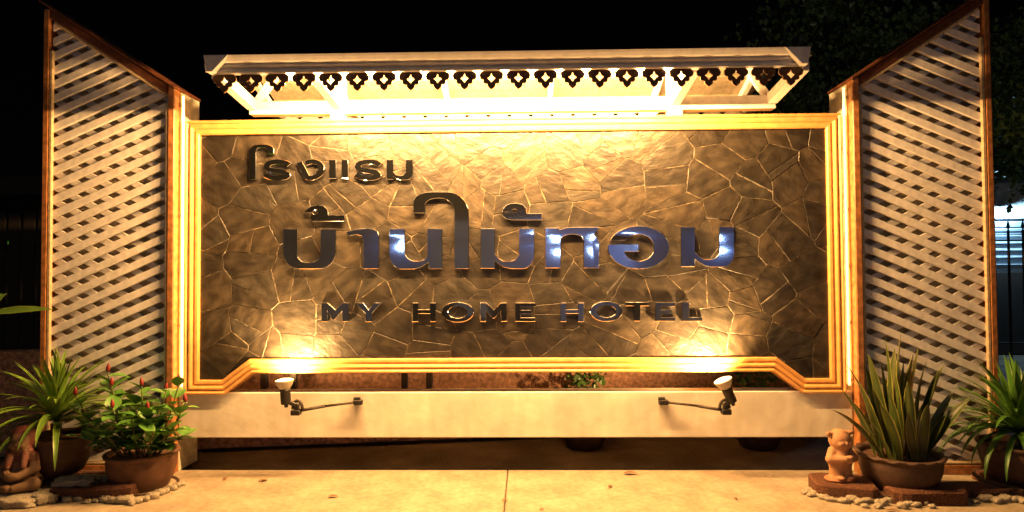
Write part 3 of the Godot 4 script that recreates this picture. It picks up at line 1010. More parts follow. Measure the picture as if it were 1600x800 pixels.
# the place across the road, seen only mirrored in the polished letters
func facing_shop() -> void:
	var shop := base("shop_front", Vector3(0, 0, 11.2))
	tag(shop, "blue lit shop front across the road, mirrored in the letters", "shop")
	var st := new_st()
	bx(st, Vector3(-0.1, 1.45, 0.15), Vector3(12.6, 2.9, 0.3), 0.01)
	obj("wall", st, mat(Color(0.20, 0.30, 0.62), 0.8, null), shop)
	st = new_st()
	bx(st, Vector3(1.4, 3.0, -0.5), Vector3(10.0, 0.12, 1.6), 0.01)
	obj("awning", st, M.darkwall, shop)
	for k in 4:
		st = new_st()
		bx(st, Vector3(-2.6 + k * 2.6, 0.5, -0.03), Vector3(1.2, 1.0, 0.08), 0.01)
		obj("shutter", st, M.darkwall, shop)
	var n := 0
	var order := ["leftmost", "second from the left", "third from the left", "third from the right", "second from the right", "rightmost"]
	for p: Vector2 in [Vector2(-3.0, 1.86), Vector2(0.3, 2.22), Vector2(0.78, 1.54), Vector2(1.83, 1.66), Vector2(2.7, 2.05), Vector2(4.7, 1.63)]:
		var lamp := base("bulkhead_lamp", Vector3(p.x, p.y, 11.14))
		tag(lamp, "round cold white bulkhead lamp on the blue shop front, %s of six" % order[n], "lamp", "bulkhead lamps on the shop front")
		n += 1
		st = new_st(0)
		lathe(st, [Vector2(0.16, 0.06), Vector2(0.16, 0.0), Vector2(0.13, -0.01), Vector2(0.12, -0.01)], 18, Transform3D(Basis(Vector3.RIGHT, PI / 2), Vector3.ZERO))
		obj("rim", st, M.iron, lamp)
		st = new_st(0)
		lathe(st, [Vector2(0.13, 0.0), Vector2(0.12, -0.04), Vector2(0.08, -0.07), Vector2(0.001, -0.085)], 18, Transform3D(Basis(Vector3.RIGHT, PI / 2), Vector3.ZERO))
		obj("globe", st, glow(Color(0.75, 0.88, 1.0), 14.0), lamp)
		var l := OmniLight3D.new()
		l.name = "globe_light"
		l.light_color = Color(0.45, 0.62, 1.0)
		l.light_energy = 0.07
		l.light_size = 0.1
		l.position = Vector3(0, 0, -0.35)
		l.omni_range = 40.0
		l.omni_attenuation = 2.0
		l.shadow_enabled = true
		lamp.add_child(l)

# ---------------------------------------------------------------- vegetation
# strap-shaped leaf growing from the origin up +y and bending towards +z
func strap(length: float, width: float, th0: float, droop: float, fold: float, mid: Color, edge: Color, rows := 9, shape := 0) -> ArrayMesh:
	var st := SurfaceTool.new()
	st.begin(Mesh.PRIMITIVE_TRIANGLES)
	st.set_smooth_group(0)
	var cols := [-1.0, -0.74, 0.0, 0.74, 1.0]
	var p := Vector3.ZERO
	var grid := []
	for i in rows + 1:
		var s := float(i) / rows
		var th := th0 + droop * pow(s, 1.5)
		var d := Vector3(0, cos(th), sin(th))
		var nrm := Vector3(0, -sin(th), cos(th)) * -1.0
		if i > 0:
			p += d * (length / rows)
		var w := 0.0
		if shape == 0:
			w = width * 0.5 * minf(0.55 + s * 2.2, 1.0) * pow(maxf(1.0 - pow(s, 2.6), 0.0), 0.8)
		elif shape == 1:
			w = width * 0.5 * sin(PI * pow(clampf(s * 0.97 + 0.03, 0, 1), 0.85))
		else:
			w = width * 0.5 * minf(0.5 + s * 1.4, 1.0) * pow(maxf(1.0 - pow(s, 5.0), 0.0), 0.9)
		if i == rows:
			w = 0.0008
		var row := []
		for c: float in cols:
			row.append([p + Vector3(w * c, 0, 0) + nrm * (absf(c) * w * fold), edge if absf(c) > 0.9 else (mid if absf(c) > 0.1 else mid.lerp(edge, 0.15))])
		grid.append(row)
	for i in rows:
		for k in 4:
			var quad := [grid[i][k], grid[i][k + 1], grid[i + 1][k + 1], grid[i + 1][k]]
			for t in [[0, 1, 2], [0, 2, 3]]:
				for v in [t[0], t[1], t[2]]:
					st.set_color(quad[v][1])
					st.add_vertex(quad[v][0])
	return commit(st)

func pot(parent: Node, r: float, h: float, m: Material, scallop := 0) -> void:
	var st := new_st(0)
	var prof := [Vector2(0.001, 0.0), Vector2(r * 0.62, 0.0), Vector2(r * 0.70, 0.01), Vector2(r * 0.84, h * 0.28), Vector2(r * 0.93, h * 0.58), Vector2(r * 0.955, h * 0.80), Vector2(r * 0.94, h * 0.86), Vector2(r * 0.95, h * 0.89)]
	var rim := prof.size()
	prof += [Vector2(r * 1.0, h * 0.92), Vector2(r * 1.03, h * 0.97), Vector2(r * 1.0, h * 1.0), Vector2(r * 0.93, h * 1.0), Vector2(r * 0.88, h * 0.95), Vector2(r * 0.86, h * 0.78)]
	lathe(st, prof, 60 if scallop else 32, Transform3D(), scallop, rim, 0.008)
	obj("pot", st, m, parent)
	st = new_st(0)
	var pts := [Vector2(r * 0.868, h * 0.85), Vector2(r * 0.6, h * 0.88), Vector2(r * 0.3, h * 0.90), Vector2(0.001, h * 0.905)]
	lathe(st, pts, 24)
	obj("soil", st, M.mulch, parent)

func saucer(where: Vector3, r: float, label: String) -> void:
	var st := new_st(0)
	lathe(st, [Vector2(0.001, 0.0), Vector2(r * 0.86, 0.0), Vector2(r * 0.9, 0.004), Vector2(r, 0.03), Vector2(r * 0.985, 0.036), Vector2(r * 0.95, 0.034), Vector2(r * 0.86, 0.012), Vector2(0.001, 0.010)], 32)
	var o := obj("pot_saucer", st, M.potdark)
	o.position = where
	tag(o, label, "saucer", "clay saucers")

func rosette(parent: Node, c: Vector3, count: int, length: float, width: float, mid: Color, edge: Color, spread := 1.0) -> void:
	var kinds := []
	for k in 7:
		var f := k / 6.0
		kinds.append(strap(length * lerpf(0.85, 1.05, f), width, lerpf(0.06, 1.35, f), lerpf(0.25, 1.6, f), 0.32, mid * rnd(0.85, 1.15), edge * rnd(0.85, 1.1)))
	for i in count:
		var f := float(i) / count
		var o := put("leaf", kinds[clampi(int(f * 7.0 + rnd(-0.6, 0.6)), 0, 6)], M.leaf, parent)
		var sc := rnd(0.78, 1.08)
		o.transform = Transform3D(Basis(Vector3.UP, i * 2.39996 + rnd(-0.3, 0.3)) * Basis(Vector3.RIGHT, rnd(-0.12, 0.14) * spread) * Basis(Vector3.UP, rnd(-0.3, 0.3)).scaled(Vector3.ONE * sc), c + Vector3(rnd(-0.012, 0.012), -0.05 * f + rnd(-0.01, 0.01), rnd(-0.012, 0.012)))

func plants() -> void:
	# left rear: long yellow-green rosette
	var c := at(92, 738, 0.36)
	var r := base("potted_dracaena", c)
	tag(r, "spiky yellow-green rosette plant in a dark clay pot, behind the red-budded plant", "potted plant")
	pot(r, 0.195, 0.245, M.potdark)
	var st := new_st(0)
	tube(st, [Vector3(0, 0.2, 0), Vector3(0.0, 0.32, 0.0), Vector3(-0.02, 0.385, 0.0)], [0.016, 0.014, 0.012], 7)
	obj("stem", st, M.stem, r)
	rosette(r, Vector3(-0.02, 0.38, 0.0), 110, 0.5, 0.042, Color(0.075, 0.17, 0.02), Color(0.30, 0.36, 0.05))
	# left front: bushy plant with red buds
	c = at(222, 751, 0.34)
	var b := base("potted_red_bud_plant", c)
	tag(b, "bushy round-leaved plant with red cone buds in a brown clay pot", "potted plant")
	pot(b, 0.218, 0.245, M.pot)
	bud_plant(b, 0.225)
	saucer(at(226, 757, 0.34) - Vector3(0, 0.036, 0), 0.205, "brown clay saucer under the red-budded plant's pot")
	b.position.y = at(226, 757, 0.34).y - 0.024
	# right: snake plant in a scalloped pot
	c = at(1406, 757, 0.42)
	var s := base("potted_snake_plant", c)
	tag(s, "snake plant with tall yellow-edged leaves in a scalloped clay pot", "potted plant")
	pot(s, 0.245, 0.232, M.potdark, 16)
	snake(s, 0.2)
	saucer(at(1408, 760, 0.42) - Vector3(0, 0.03, 0), 0.25, "dark clay saucer under the snake plant's scalloped pot")
	s.position.y = at(1408, 760, 0.42).y - 0.018
	# right edge: green rosette
	c = at(1592, 742, 0.36)
	var g := base("potted_spider_plant", c)
	tag(g, "arching green strap-leaved plant in a dark pot at the right edge", "potted plant")
	pot(g, 0.22, 0.25, M.potdark)
	st = new_st(0)
	tube(st, [Vector3(0, 0.2, 0), Vector3(0.0, 0.36, 0.0)], [0.016, 0.014], 7)
	obj("stem", st, M.stem, g)
	rosette(g, Vector3(0.0, 0.36, 0.0), 110, 0.52, 0.040, Color(0.045, 0.14, 0.018), Color(0.16, 0.25, 0.04))
	saucer(at(1594, 748, 0.36) - Vector3(0, 0.036, 0), 0.25, "dark clay saucer under the strap-leaved plant's pot at the right edge")
	g.position.y = at(1594, 748, 0.36).y - 0.024
	# broad leaf reaching in from the left edge
	c = at(-70, 760, 0.45)
	var e := base("broad_leaved_plant", Vector3(c.x, 0.0, 0.45))
	tag(e, "tall plant at the left edge whose single broad leaf reaches in before the lattice", "plant")
	st = new_st(0)
	var tip := at(-22, 490, 0.45) - Vector3(c.x, 0, 0.45)
	tube(st, [Vector3.ZERO, Vector3(-0.02, tip.y * 0.6, 0), tip], [0.018, 0.013, 0.008], 7)
	obj("stem", st, M.stem, e)
	var lf := put("leaf", strap(0.46, 0.085, 1.45, 0.12, 0.2, Color(0.07, 0.14, 0.02), Color(0.16, 0.2, 0.04), 9, 1), M.leaf, e)
	lf.transform = Transform3D(Basis(Vector3.UP, PI / 2) * Basis(Vector3.BACK, 0.55), tip)
	for k in 3:
		var l2 := put("leaf", strap(0.42, 0.09, 0.9, 0.9, 0.2, Color(0.06, 0.13, 0.02), Color(0.14, 0.2, 0.04), 9, 1), M.leaf, e)
		l2.transform = Transform3D(Basis(Vector3.UP, PI + 0.4 + k * 1.1), tip)

func bud_plant(root: Node3D, y0: float) -> void:
	var kinds := []
	for k in 5:
		kinds.append(strap(0.135, 0.105, 0.6 + k * 0.16, 0.35, 0.25, Color(0.075, 0.21, 0.03) * rnd(0.75, 1.25), Color(0.11, 0.25, 0.04), 7, 1))
	var budst := new_st(0)
	lathe(budst, [Vector2(0.001, 0.0), Vector2(0.009, 0.004), Vector2(0.0125, 0.018), Vector2(0.011, 0.034), Vector2(0.006, 0.048), Vector2(0.001, 0.056)], 10)
	var budm := commit(budst)
	# tops measured on the picture (px, py, how far forward, has a bud)
	var tops := [[168, 566, 0.46, 1], [174, 588, 0.5, 1], [118, 603, 0.5, 1], [222, 588, 0.48, 1], [176, 622, 0.6, 1], [231, 625, 0.6, 1], [259, 596, 0.40, 1], [280, 583, 0.44, 1], [290, 613, 0.52, 1], [140, 640, 0.56, 0], [205, 630, 0.62, 0], [248, 618, 0.55, 0], [268, 650, 0.56, 0], [198, 612, 0.36, 0], [160, 655, 0.60, 0], [240, 655, 0.64, 0], [212, 600, 0.34, 0], [128, 665, 0.5, 0], [290, 660, 0.46, 0]]
	for t in tops:
		var top := at(t[0], t[1] + (3.0 if t[3] else 8.0), t[2]) - root.position
		var foot := Vector3(top.x * 0.35, y0, top.z * 0.35)
		var mid := foot.lerp(top, 0.5) + Vector3(top.x * 0.10, 0.04, top.z * 0.1)
		var st := new_st(0)
		tube(st, [foot, foot.lerp(mid, 0.5) + Vector3(0, 0.012, 0), mid, mid.lerp(top, 0.5), top], [0.0055, 0.005, 0.0045, 0.004, 0.0035], 6)
		var stem := obj("stem", st, M.stem, root)
		var n := 9
		for k in n:
			var f := 0.14 + 0.80 * k / (n - 1.0)
			var pos := foot.lerp(mid, f * 2.0) if f < 0.5 else mid.lerp(top, f * 2.0 - 1.0)
			var lf := put("leaf", kinds[rng.randi() % 5], M.leaf, stem)
			lf.transform = Transform3D(Basis(Vector3.UP, k * 2.0 + rnd(-0.5, 0.5) + t[0]) * Basis(Vector3.RIGHT, rnd(-0.15, 0.45)) * Basis(Vector3.UP, rnd(-0.3, 0.3)).scaled(Vector3.ONE * rnd(0.75, 1.15) * lerpf(1.0, 0.8, f)), pos)
		if t[3]:
			var bd := put("bud", budm, M.bud, stem)
			bd.transform = Transform3D(Basis(Vector3.BACK, rnd(-0.15, 0.15)), top)

func snake(root: Node3D, y0: float) -> void:
	var mid := Color(0.020, 0.042, 0.010); var edge := Color(0.30, 0.28, 0.06)
	# tips on the picture: px, py, forward offset, where it leaves the pot (x,z)
	var tips := [[1408, 512, 0.38, 0.0, -0.03], [1383, 524, 0.44, -0.05, 0.02], [1352, 566, 0.34, -0.1, -0.03], [1318, 560, 0.52, -0.1, 0.06], [1298, 634, 0.5, -0.13, 0.05], [1376, 560, 0.36, -0.05, -0.04], [1395, 567, 0.5, -0.02, 0.06], [1427, 548, 0.36, 0.03, -0.05], [1449, 556, 0.42, 0.06, 0.0], [1476, 562, 0.42, 0.1, 0.0], [1516, 616, 0.5, 0.12, 0.04], [1418, 590, 0.56, 0.02, 0.09], [1440, 590, 0.5, 0.06, 0.06], [1362, 600, 0.54, -0.08, 0.08], [1340, 590, 0.4, -0.11, 0.0], [1460, 600, 0.36, 0.09, -0.06], [1384, 596, 0.58, -0.04, 0.1], [1488, 606, 0.38, 0.13, -0.02], [1404, 556, 0.30, 0.0, -0.1], [1330, 620, 0.46, -0.13, 0.02], [1432, 572, 0.3, 0.04, -0.1], [1368, 575, 0.28, -0.06, -0.1], [1450, 625, 0.58, 0.08, 0.1], [1347, 640, 0.56, -0.1, 0.1], [1480, 640, 0.5, 0.13, 0.06], [1412, 560, 0.46, 0.0, 0.03], [1356, 548, 0.42, -0.06, 0.0], [1398, 540, 0.33, -0.02, -0.06], [1436, 536, 0.45, 0.03, 0.02], [1375, 625, 0.6, -0.06, 0.11], [1420, 640, 0.62, 0.03, 0.12], [1466, 574, 0.46, 0.09, 0.03], [1312, 600, 0.42, -0.14, -0.02], [1500, 640, 0.42, 0.14, 0.0]]
	for t in tips:
		var tip := at(t[0], t[1], t[2]) - root.position
		var foot := Vector3(t[3], y0, t[4])
		var d := tip - foot
		var L := d.length()
		var lean := atan2(Vector2(d.x, d.z).length(), d.y)
		# leaf curves a little: starts straighter, ends leaning more
		var m := strap(L * 1.02, rnd(0.052, 0.076), -lean * 0.30, lean * 0.62, 0.38, mid * rnd(0.8, 1.2), edge * rnd(0.7, 1.1), 10, 2)
		var lf := put("leaf", m, M.leaf, root)
		var az := atan2(d.x, d.z)
		lf.transform = Transform3D(Basis(Vector3.UP, az) * Basis(Vector3.RIGHT, lean) * Basis(Vector3.UP, rnd(-0.7, 0.7)), foot)

func leaf_card() -> ArrayMesh:
	var st := SurfaceTool.new()
	st.begin(Mesh.PRIMITIVE_TRIANGLES)
	st.set_smooth_group(-1)
	var a := Vector3(0, 0, 0); var b := Vector3(0.35, 0.5, 0.08); var c := Vector3(0, 1, -0.05); var d := Vector3(-0.35, 0.5, 0.08)
	for v: Vector3 in [a, b, c, a, c, d]:
		st.set_color(Color(1, 1, 1))
		st.add_vertex(v)
	return commit(st)

func scatter(called: String, parent: Node, spots: Array, size: float, col: Color) -> MultiMeshInstance3D:
	var mm := MultiMesh.new()
	mm.transform_format = MultiMesh.TRANSFORM_3D
	mm.use_colors = true
	mm.mesh = leaf_card()
	mm.instance_count = spots.size()
	for i in spots.size():
		var bs := Basis(Vector3(rnd(-1, 1), rnd(-1, 1), rnd(-1, 1)).normalized(), rnd(0, TAU)).scaled(Vector3.ONE * size * rnd(0.6, 1.25))
		mm.set_instance_transform(i, Transform3D(bs, spots[i]))
		mm.set_instance_color(i, col * rnd(0.6, 1.35))
	var o := MultiMeshInstance3D.new()
	o.name = called
	o.multimesh = mm
	o.material_override = M.leaf
	o.set_meta("kind", "stuff")
	parent.add_child(o, true)
	return o

func bush(called: String, where: Vector3, h: float, r: float, n: int, col: Color, label: String) -> void:
	var root := base(called, where)
	tag(root, label, "potted plant", "shrubs behind the sign")
	pot(root, 0.2, 0.24, M.potdark)
	var st := new_st(0)
	for k in 4:
		tube(st, [Vector3(0, 0.2, 0), Vector3(rnd(-0.04, 0.04), h * 0.5, rnd(-0.04, 0.04)), Vector3(rnd(-0.09, 0.09), h * 0.9, rnd(-0.06, 0.06))], [0.005, 0.004, 0.002], 5)
	obj("stem", st, M.stem, root)
	var spots := []
	for i in n:
		spots.append(Vector3(rnd(-1, 1), 0, rnd(-1, 1)).limit_length(1.0) * r + Vector3(0, rnd(0.38, 1.05) * h, 0))
	scatter("foliage", root, spots, 0.06, col)

func tree(where: Vector3) -> void:
	var root := base("tree", where)
	tag(root, "dark leafy tree rising behind the right lattice wing", "tree")
	var st := new_st(0)
	tube(st, [Vector3.ZERO, Vector3(0.05, 1.2, 0), Vector3(-0.05, 2.4, 0.05), Vector3(0.1, 3.6, 0)], [0.17, 0.14, 0.11, 0.07], 10)
	obj("trunk", st, M.bark, root)
	var clumps := []
	var r2 := RandomNumberGenerator.new()
	r2.seed = 9
	for k in 11:
		var tipp := Vector3(r2.randf_range(-2.3, 2.6), r2.randf_range(2.6, 4.6), r2.randf_range(-1.2, 0.9))
		st = new_st(0)
		var s0 := Vector3(0.0, r2.randf_range(1.9, 3.2), 0.02)
		tube(st, [s0, s0.lerp(tipp, 0.5) + Vector3(0, 0.15, 0), tipp], [0.05, 0.03, 0.012], 6)
		obj("limb", st, M.bark, root)
		for j in 7:
			clumps.append(s0.lerp(tipp, r2.randf_range(0.5, 1.1)) + Vector3(r2.randf_range(-0.5, 0.5), r2.randf_range(-0.35, 0.35), r2.randf_range(-0.4, 0.4)))
	# low sprays over the canopy end and beside the wing
	for p: Vector3 in [at(1350, 88, -2.6), at(1395, 80, -2.7), at(1372, 72, -2.7), at(1580, 95, -3.0), at(1575, 210, -3.2), at(1590, 235, -3.1), at(1600, 60, -3.1), at(1330, 30, -3.2), at(1290, 15, -3.3), at(1430, 40, -3.2), at(1590, 150, -3.1)]:
		clumps.append(p - where)
		clumps.append(p - where + Vector3(0.08, 0.05, -0.1))
	var spots := []
	for c: Vector3 in clumps:
		for i in 110:
			var v := Vector3(r2.randfn(0, 0.2), r2.randfn(0, 0.13), r2.randfn(0, 0.2))
			spots.append(c + v)
	scatter("crown", root, spots, 0.085, Color(0.10, 0.16, 0.04))

# ---------------------------------------------------------------- stones, slabs, pebbles
func lump(seed_: int, size: Vector3, amp: float, n := 10) -> ArrayMesh:
	var nz := FastNoiseLite.new()
	nz.seed = seed_
	nz.frequency = 1.1
	nz.fractal_octaves = 3
	var st := new_st(0)
	var rows := []
	for i in n + 1:
		var row := []
		var th := PI * i / n
		for k in n * 2:
			var ph := TAU * k / (n * 2)
			var d := Vector3(sin(th) * cos(ph), cos(th), sin(th) * sin(ph))
			var q := Vector3(signf(d.x) * pow(absf(d.x), 0.8), signf(d.y) * pow(absf(d.y), 0.7), signf(d.z) * pow(absf(d.z), 0.8))
			row.append(q * size * 0.5 * (1.0 + amp * nz.get_noise_3dv(d * 2.0)))
		rows.append(row)
	for i in n:
		for k in n * 2:
			var j := (k + 1) % (n * 2)
			q4(st, rows[i][k], rows[i][j], rows[i + 1][j], rows[i + 1][k], rows[i][k] + rows[i + 1][j])
	return commit(st)

func slab(px: float, py: float, z: float, size: Vector3, turn: float, seed_: int, label: String, called := "laterite_slab", m: Material = null, cat := "stone slab", lift := 0.0) -> Node3D:
	var st := new_st()
	var r2 := RandomNumberGenerator.new()
	r2.seed = seed_
	var poly := PackedVector2Array()
	var n := 18
	for i in n:
		var a := TAU * i / n
		var d := Vector2(cos(a), sin(a))
		var q := Vector2(signf(d.x) * pow(absf(d.x), 0.35) * size.x * 0.5, signf(d.y) * pow(absf(d.y), 0.35) * size.z * 0.5)
		poly.append(q * r2.randf_range(0.93, 1.04))
	prism(st, poly, 0.0, size.y, 0.012, Transform3D(Basis(Vector3.RIGHT, Vector3(0, 0, -1), Vector3.UP), Vector3.ZERO), true, Vector2(r2.randf_range(-0.03, 0.03), r2.randf_range(-0.03, 0.03)))
	var o := obj(called, st, m if m else M.laterite)
	var c := at(px, py, z)
	o.position = Vector3(c.x, lift, z)
	o.rotation.y = turn
	tag(o, label, cat)
	return o

func pebbles() -> void:
	var kinds := []
	for k in 6:
		kinds.append(lump(100 + k, Vector3(1.0, 0.62, 0.75), 0.55, 6))
	var rows := [
		["before the left laterite slab", [[105, 781, 8], [122, 779, 7], [137, 783, 6], [150, 782, 6], [163, 781, 9], [178, 783, 10], [196, 783, 12], [205, 786, 7], [213, 783, 9], [226, 780, 8], [238, 776, 9], [244, 772, 6], [250, 770, 8], [258, 767, 7], [268, 763, 8], [277, 758, 7], [285, 756, 5]]],
		["at the left foot of the figurine's brick", [[1259, 769, 7], [1264, 765, 6], [1267, 773, 6], [1272, 771, 8], [1277, 767, 5], [1281, 773, 6], [1287, 777, 7], [1296, 780, 7], [1303, 781, 6]]],
		["before the brick and the right slab", [[1319, 783, 8], [1331, 780, 9], [1345, 785, 9], [1352, 790, 6], [1357, 782, 8], [1369, 778, 8], [1373, 791, 7], [1378, 786, 9], [1388, 782, 7], [1410, 791, 9], [1420, 788, 8], [1432, 789, 8], [1444, 786, 7], [1456, 791, 6]]],
		["at the right edge of the pavement", [[1524, 783, 6], [1541, 780, 10], [1558, 783, 9], [1572, 780, 10], [1588, 781, 9], [1598, 783, 8]]],
	]
	var nth := ["leftmost", "second from the left", "third from the left", "fourth from the left", "fifth from the left", "sixth from the left", "seventh from the left", "eighth from the left", "ninth from the left", "tenth from the left", "eleventh from the left", "twelfth from the left", "thirteenth from the left", "fourteenth from the left", "fifteenth from the left", "sixteenth from the left", "seventeenth from the left"]
	for r in rows:
		var count := 0
		for p in r[1]:
			var d := ray(p[0], p[1])
			var c := cam.position + d * ((0.012 - cam.position.y) / d.y)
			var s: float = p[2] * 2.0 / FOCAL * (4.5 - c.z)
			var o := put("pebble", kinds[rng.randi() % 6], M.coral)
			o.transform = Transform3D(Basis(Vector3.UP, rnd(-0.7, 0.7)).scaled(Vector3(s, s, s) * Vector3(rnd(0.95, 1.25), rnd(0.75, 1.0), rnd(0.8, 1.0))), Vector3(c.x, s * 0.24, c.z))
			tag(o, "white pebble, %s of those %s" % [nth[count], r[0]], "pebble", "white pebbles " + r[0])
			count += 1

func garden_edge() -> void:
	slab(148, 777, 0.535, Vector3(0.50, 0.075, 0.135), 0.04, 5, "long red laterite slab lying in front of the red-budded plant's pot")
	slab(95, 760, 0.36, Vector3(0.5, 0.05, 0.42), 0.0, 6, "dark laterite slab under the left rosette plant's pot", "laterite_slab", null, "stone slab", 0.0)
	slab(1316, 778, 0.46, Vector3(0.36, 0.085, 0.26), -0.30, 7, "rust red brick slab carrying the terracotta figurine")
	slab(1447, 786, 0.60, Vector3(0.43, 0.085, 0.15), -0.05, 8, "rough rust red laterite slab in front of the snake plant's pot")
	slab(1490, 760, 0.46, Vector3(0.34, 0.05, 0.16), 0.1, 9, "dark laterite slab lying right of the snake plant's pot")
	slab(1560, 772, 0.46, Vector3(0.5, 0.05, 0.2), -0.05, 10, "dark laterite slab under the front of the right edge pot")
	slab(1594, 770, 0.28, Vector3(0.46, 0.06, 0.3), 0.0, 15, "dark laterite block under the strap-leaved plant's saucer")
	slab(1400, 775, 0.40, Vector3(0.5, 0.035, 0.42), 0.02, 16, "flat dark paving slab under the snake plant's saucer")
	slab(28, 786, 0.58, Vector3(0.42, 0.07, 0.26), 0.05, 11, "grey stone block under the seated figurine at the left edge", "stone_block", M.coral)
	var ch := [["large white coral chunk lying at the left end of the red laterite slab", 118, 756, 0.50, Vector3(0.30, 0.085, 0.14), 21, 0.07], ["white coral chunk resting behind the red laterite slab before the rosette pot", 145, 748, 0.42, Vector3(0.22, 0.07, 0.12), 22, 0.06], ["long pitted coral stone on the pavement below the seated figurine", 26, 789, 0.70, Vector3(0.22, 0.062, 0.10), 23, 0.025], ["lumpy coral stone beside the seated figurine's block", 64, 779, 0.66, Vector3(0.11, 0.07, 0.08), 24, 0.03], ["small coral stone between the figurine's block and the laterite slab", 80, 780, 0.64, Vector3(0.07, 0.045, 0.06), 25, 0.022]]
	for c in ch:
		var o := put("coral_stone", lump(c[5], c[4], 0.55, 12), M.coral)
		var p := at(c[1], c[2], c[3])
		o.position = Vector3(p.x, c[6], c[3])
		tag(o, c[0], "stone")
	pebbles()

func litter() -> void:
	var mesh := []
	for k in 3:
		mesh.append(strap(0.07, 0.03, 1.35, 0.35 + 0.2 * k, 0.3, Color(1, 1, 1), Color(1, 1, 1), 5, 1))
	var spots := [[352, 746, "dry brown leaf on the pavement near the left end of the beam", 0.8], [403, 752, "pale dry leaf on the pavement left of two darker ones", 0.9], [418, 749, "dark dry leaf on the pavement close to the beam's left part", 0.8], [512, 776, "curled dry leaf on the pavement below the left spotlight", 1.0], [794, 780, "dry leaf lying on the pavement joint", 0.7], [842, 794, "small dry leaf at the bottom edge right of the joint", 0.6], [955, 758, "small dark leaf on the pavement right of the joint, the nearer of two", 0.8], [974, 740, "long thin dry leaf close to the beam's shadow", 1.4], [1150, 780, "dry leaf on the pavement left of the figurine's pebbles", 0.6], [1205, 744, "tiny dry leaf near the shadow edge left of the figurine", 0.5], [1385, 797, "dark twisted leaf at the bottom edge before the right slab", 1.0], [286, 756, "dark dry leaf at the end of the left row of pebbles", 0.6]]
	for s in spots:
		var d := ray(s[0], s[1])
		var c := cam.position + d * ((0.006 - cam.position.y) / d.y)
		var o := put("dry_leaf", mesh[rng.randi() % 3], M.deadleaf)
		o.transform = Transform3D(Basis(Vector3.UP, rnd(0, TAU)).scaled(Vector3.ONE * s[3]), c)
		tag(o, s[2], "leaf", "dry leaves on the pavement")

# ---------------------------------------------------------------- clay figurines
func sd_caps(p: Vector3, a: Vector3, b: Vector3, ra: float, rb: float) -> float:
	var ab := b - a
	var t := clampf((p - a).dot(ab) / maxf(ab.length_squared(), 1e-9), 0.0, 1.0)
	return p.distance_to(a + ab * t) - lerpf(ra, rb, t)

func sd_ell(p: Vector3, c: Vector3, r: Vector3) -> float:
	var q := (p - c) / r
	var k := q.length()
	return (k - 1.0) * minf(r.x, minf(r.y, r.z)) if k < 1e-5 else k * (k - 1.0) / (q / r).length()

# prims: ["c", a, b, ra, rb, blend, colour] / ["e", centre, radii, blend, colour]; cuts are carved out
func figure_mesh(prims: Array, cuts: Array, lo: Vector3, hi: Vector3, cell: float, paint: Callable) -> ArrayMesh:
	var n := Vector3i(((hi - lo) / cell).ceil()) + Vector3i.ONE
	var f := PackedFloat32Array()
	f.resize(n.x * n.y * n.z)
	var id := 0
	for z in n.z:
		for y in n.y:
			for x in n.x:
				var p := lo + Vector3(x, y, z) * cell
				var d := 1.0
				for q in prims:
					var e: float = sd_caps(p, q[1], q[2], q[3], q[4]) if q[0] == "c" else sd_ell(p, q[1], q[2])
					var k: float = q[5] if q[0] == "c" else q[3]
					var h := maxf(k - absf(d - e), 0.0) / k
					d = minf(d, e) - h * h * k * 0.25
				for q in cuts:
					var e: float = sd_caps(p, q[1], q[2], q[3], q[4])
					var k := 0.006
					var h := maxf(k - absf(d + e), 0.0) / k
					d = maxf(d, -e) + h * h * k * 0.25
				f[id] = d
				id += 1
	var sx := 1; var sy := n.x; var sz := n.x * n.y
	var vert := {}
	var pos := PackedVector3Array()
	for z in n.z - 1:
		for y in n.y - 1:
			for x in n.x - 1:
				var b := x + y * sy + z * sz
				var cnt := 0
				var s := Vector3.ZERO
				for e in [[0, 0, 0, 1, 0, 0], [0, 1, 0, 1, 1, 0], [0, 0, 1, 1, 0, 1], [0, 1, 1, 1, 1, 1], [0, 0, 0, 0, 1, 0], [1, 0, 0, 1, 1, 0], [0, 0, 1, 0, 1, 1], [1, 0, 1, 1, 1, 1], [0, 0, 0, 0, 0, 1], [1, 0, 0, 1, 0, 1], [0, 1, 0, 0, 1, 1], [1, 1, 0, 1, 1, 1]]:
					var va := f[b + e[0] + e[1] * sy + e[2] * sz]
					var vb := f[b + e[3] + e[4] * sy + e[5] * sz]
					if (va < 0.0) != (vb < 0.0):
						var t := va / (va - vb)
						s += Vector3(lerpf(e[0], e[3], t), lerpf(e[1], e[4], t), lerpf(e[2], e[5], t))
						cnt += 1
				if cnt:
					vert[b] = pos.size()
					pos.append(lo + (Vector3(x, y, z) + s / cnt) * cell)
	var st := SurfaceTool.new()
	st.begin(Mesh.PRIMITIVE_TRIANGLES)
	st.set_smooth_group(0)
	for z in range(1, n.z - 1):
		for y in range(1, n.y - 1):
			for x in range(1, n.x - 1):
				var b := x + y * sy + z * sz
				var inside := f[b] < 0.0
				for ax in 3:
					var step: int = [sx, sy, sz][ax]
					if (f[b + step] < 0.0) == inside:
						continue
					var u: int = [sy, sz, sx][ax]; var v: int = [sz, sx, sy][ax]
					var q := [vert[b - u - v], vert[b - v], vert[b], vert[b - u]]
					if not inside:
						q.reverse()
					# q runs counter-clockwise seen from outside; emit clockwise
					for t in [[0, 2, 1], [0, 3, 2]]:
						for k in t:
							st.set_color(paint.call(pos[q[k]]))
							st.add_vertex(pos[q[k]])
	return commit(st)

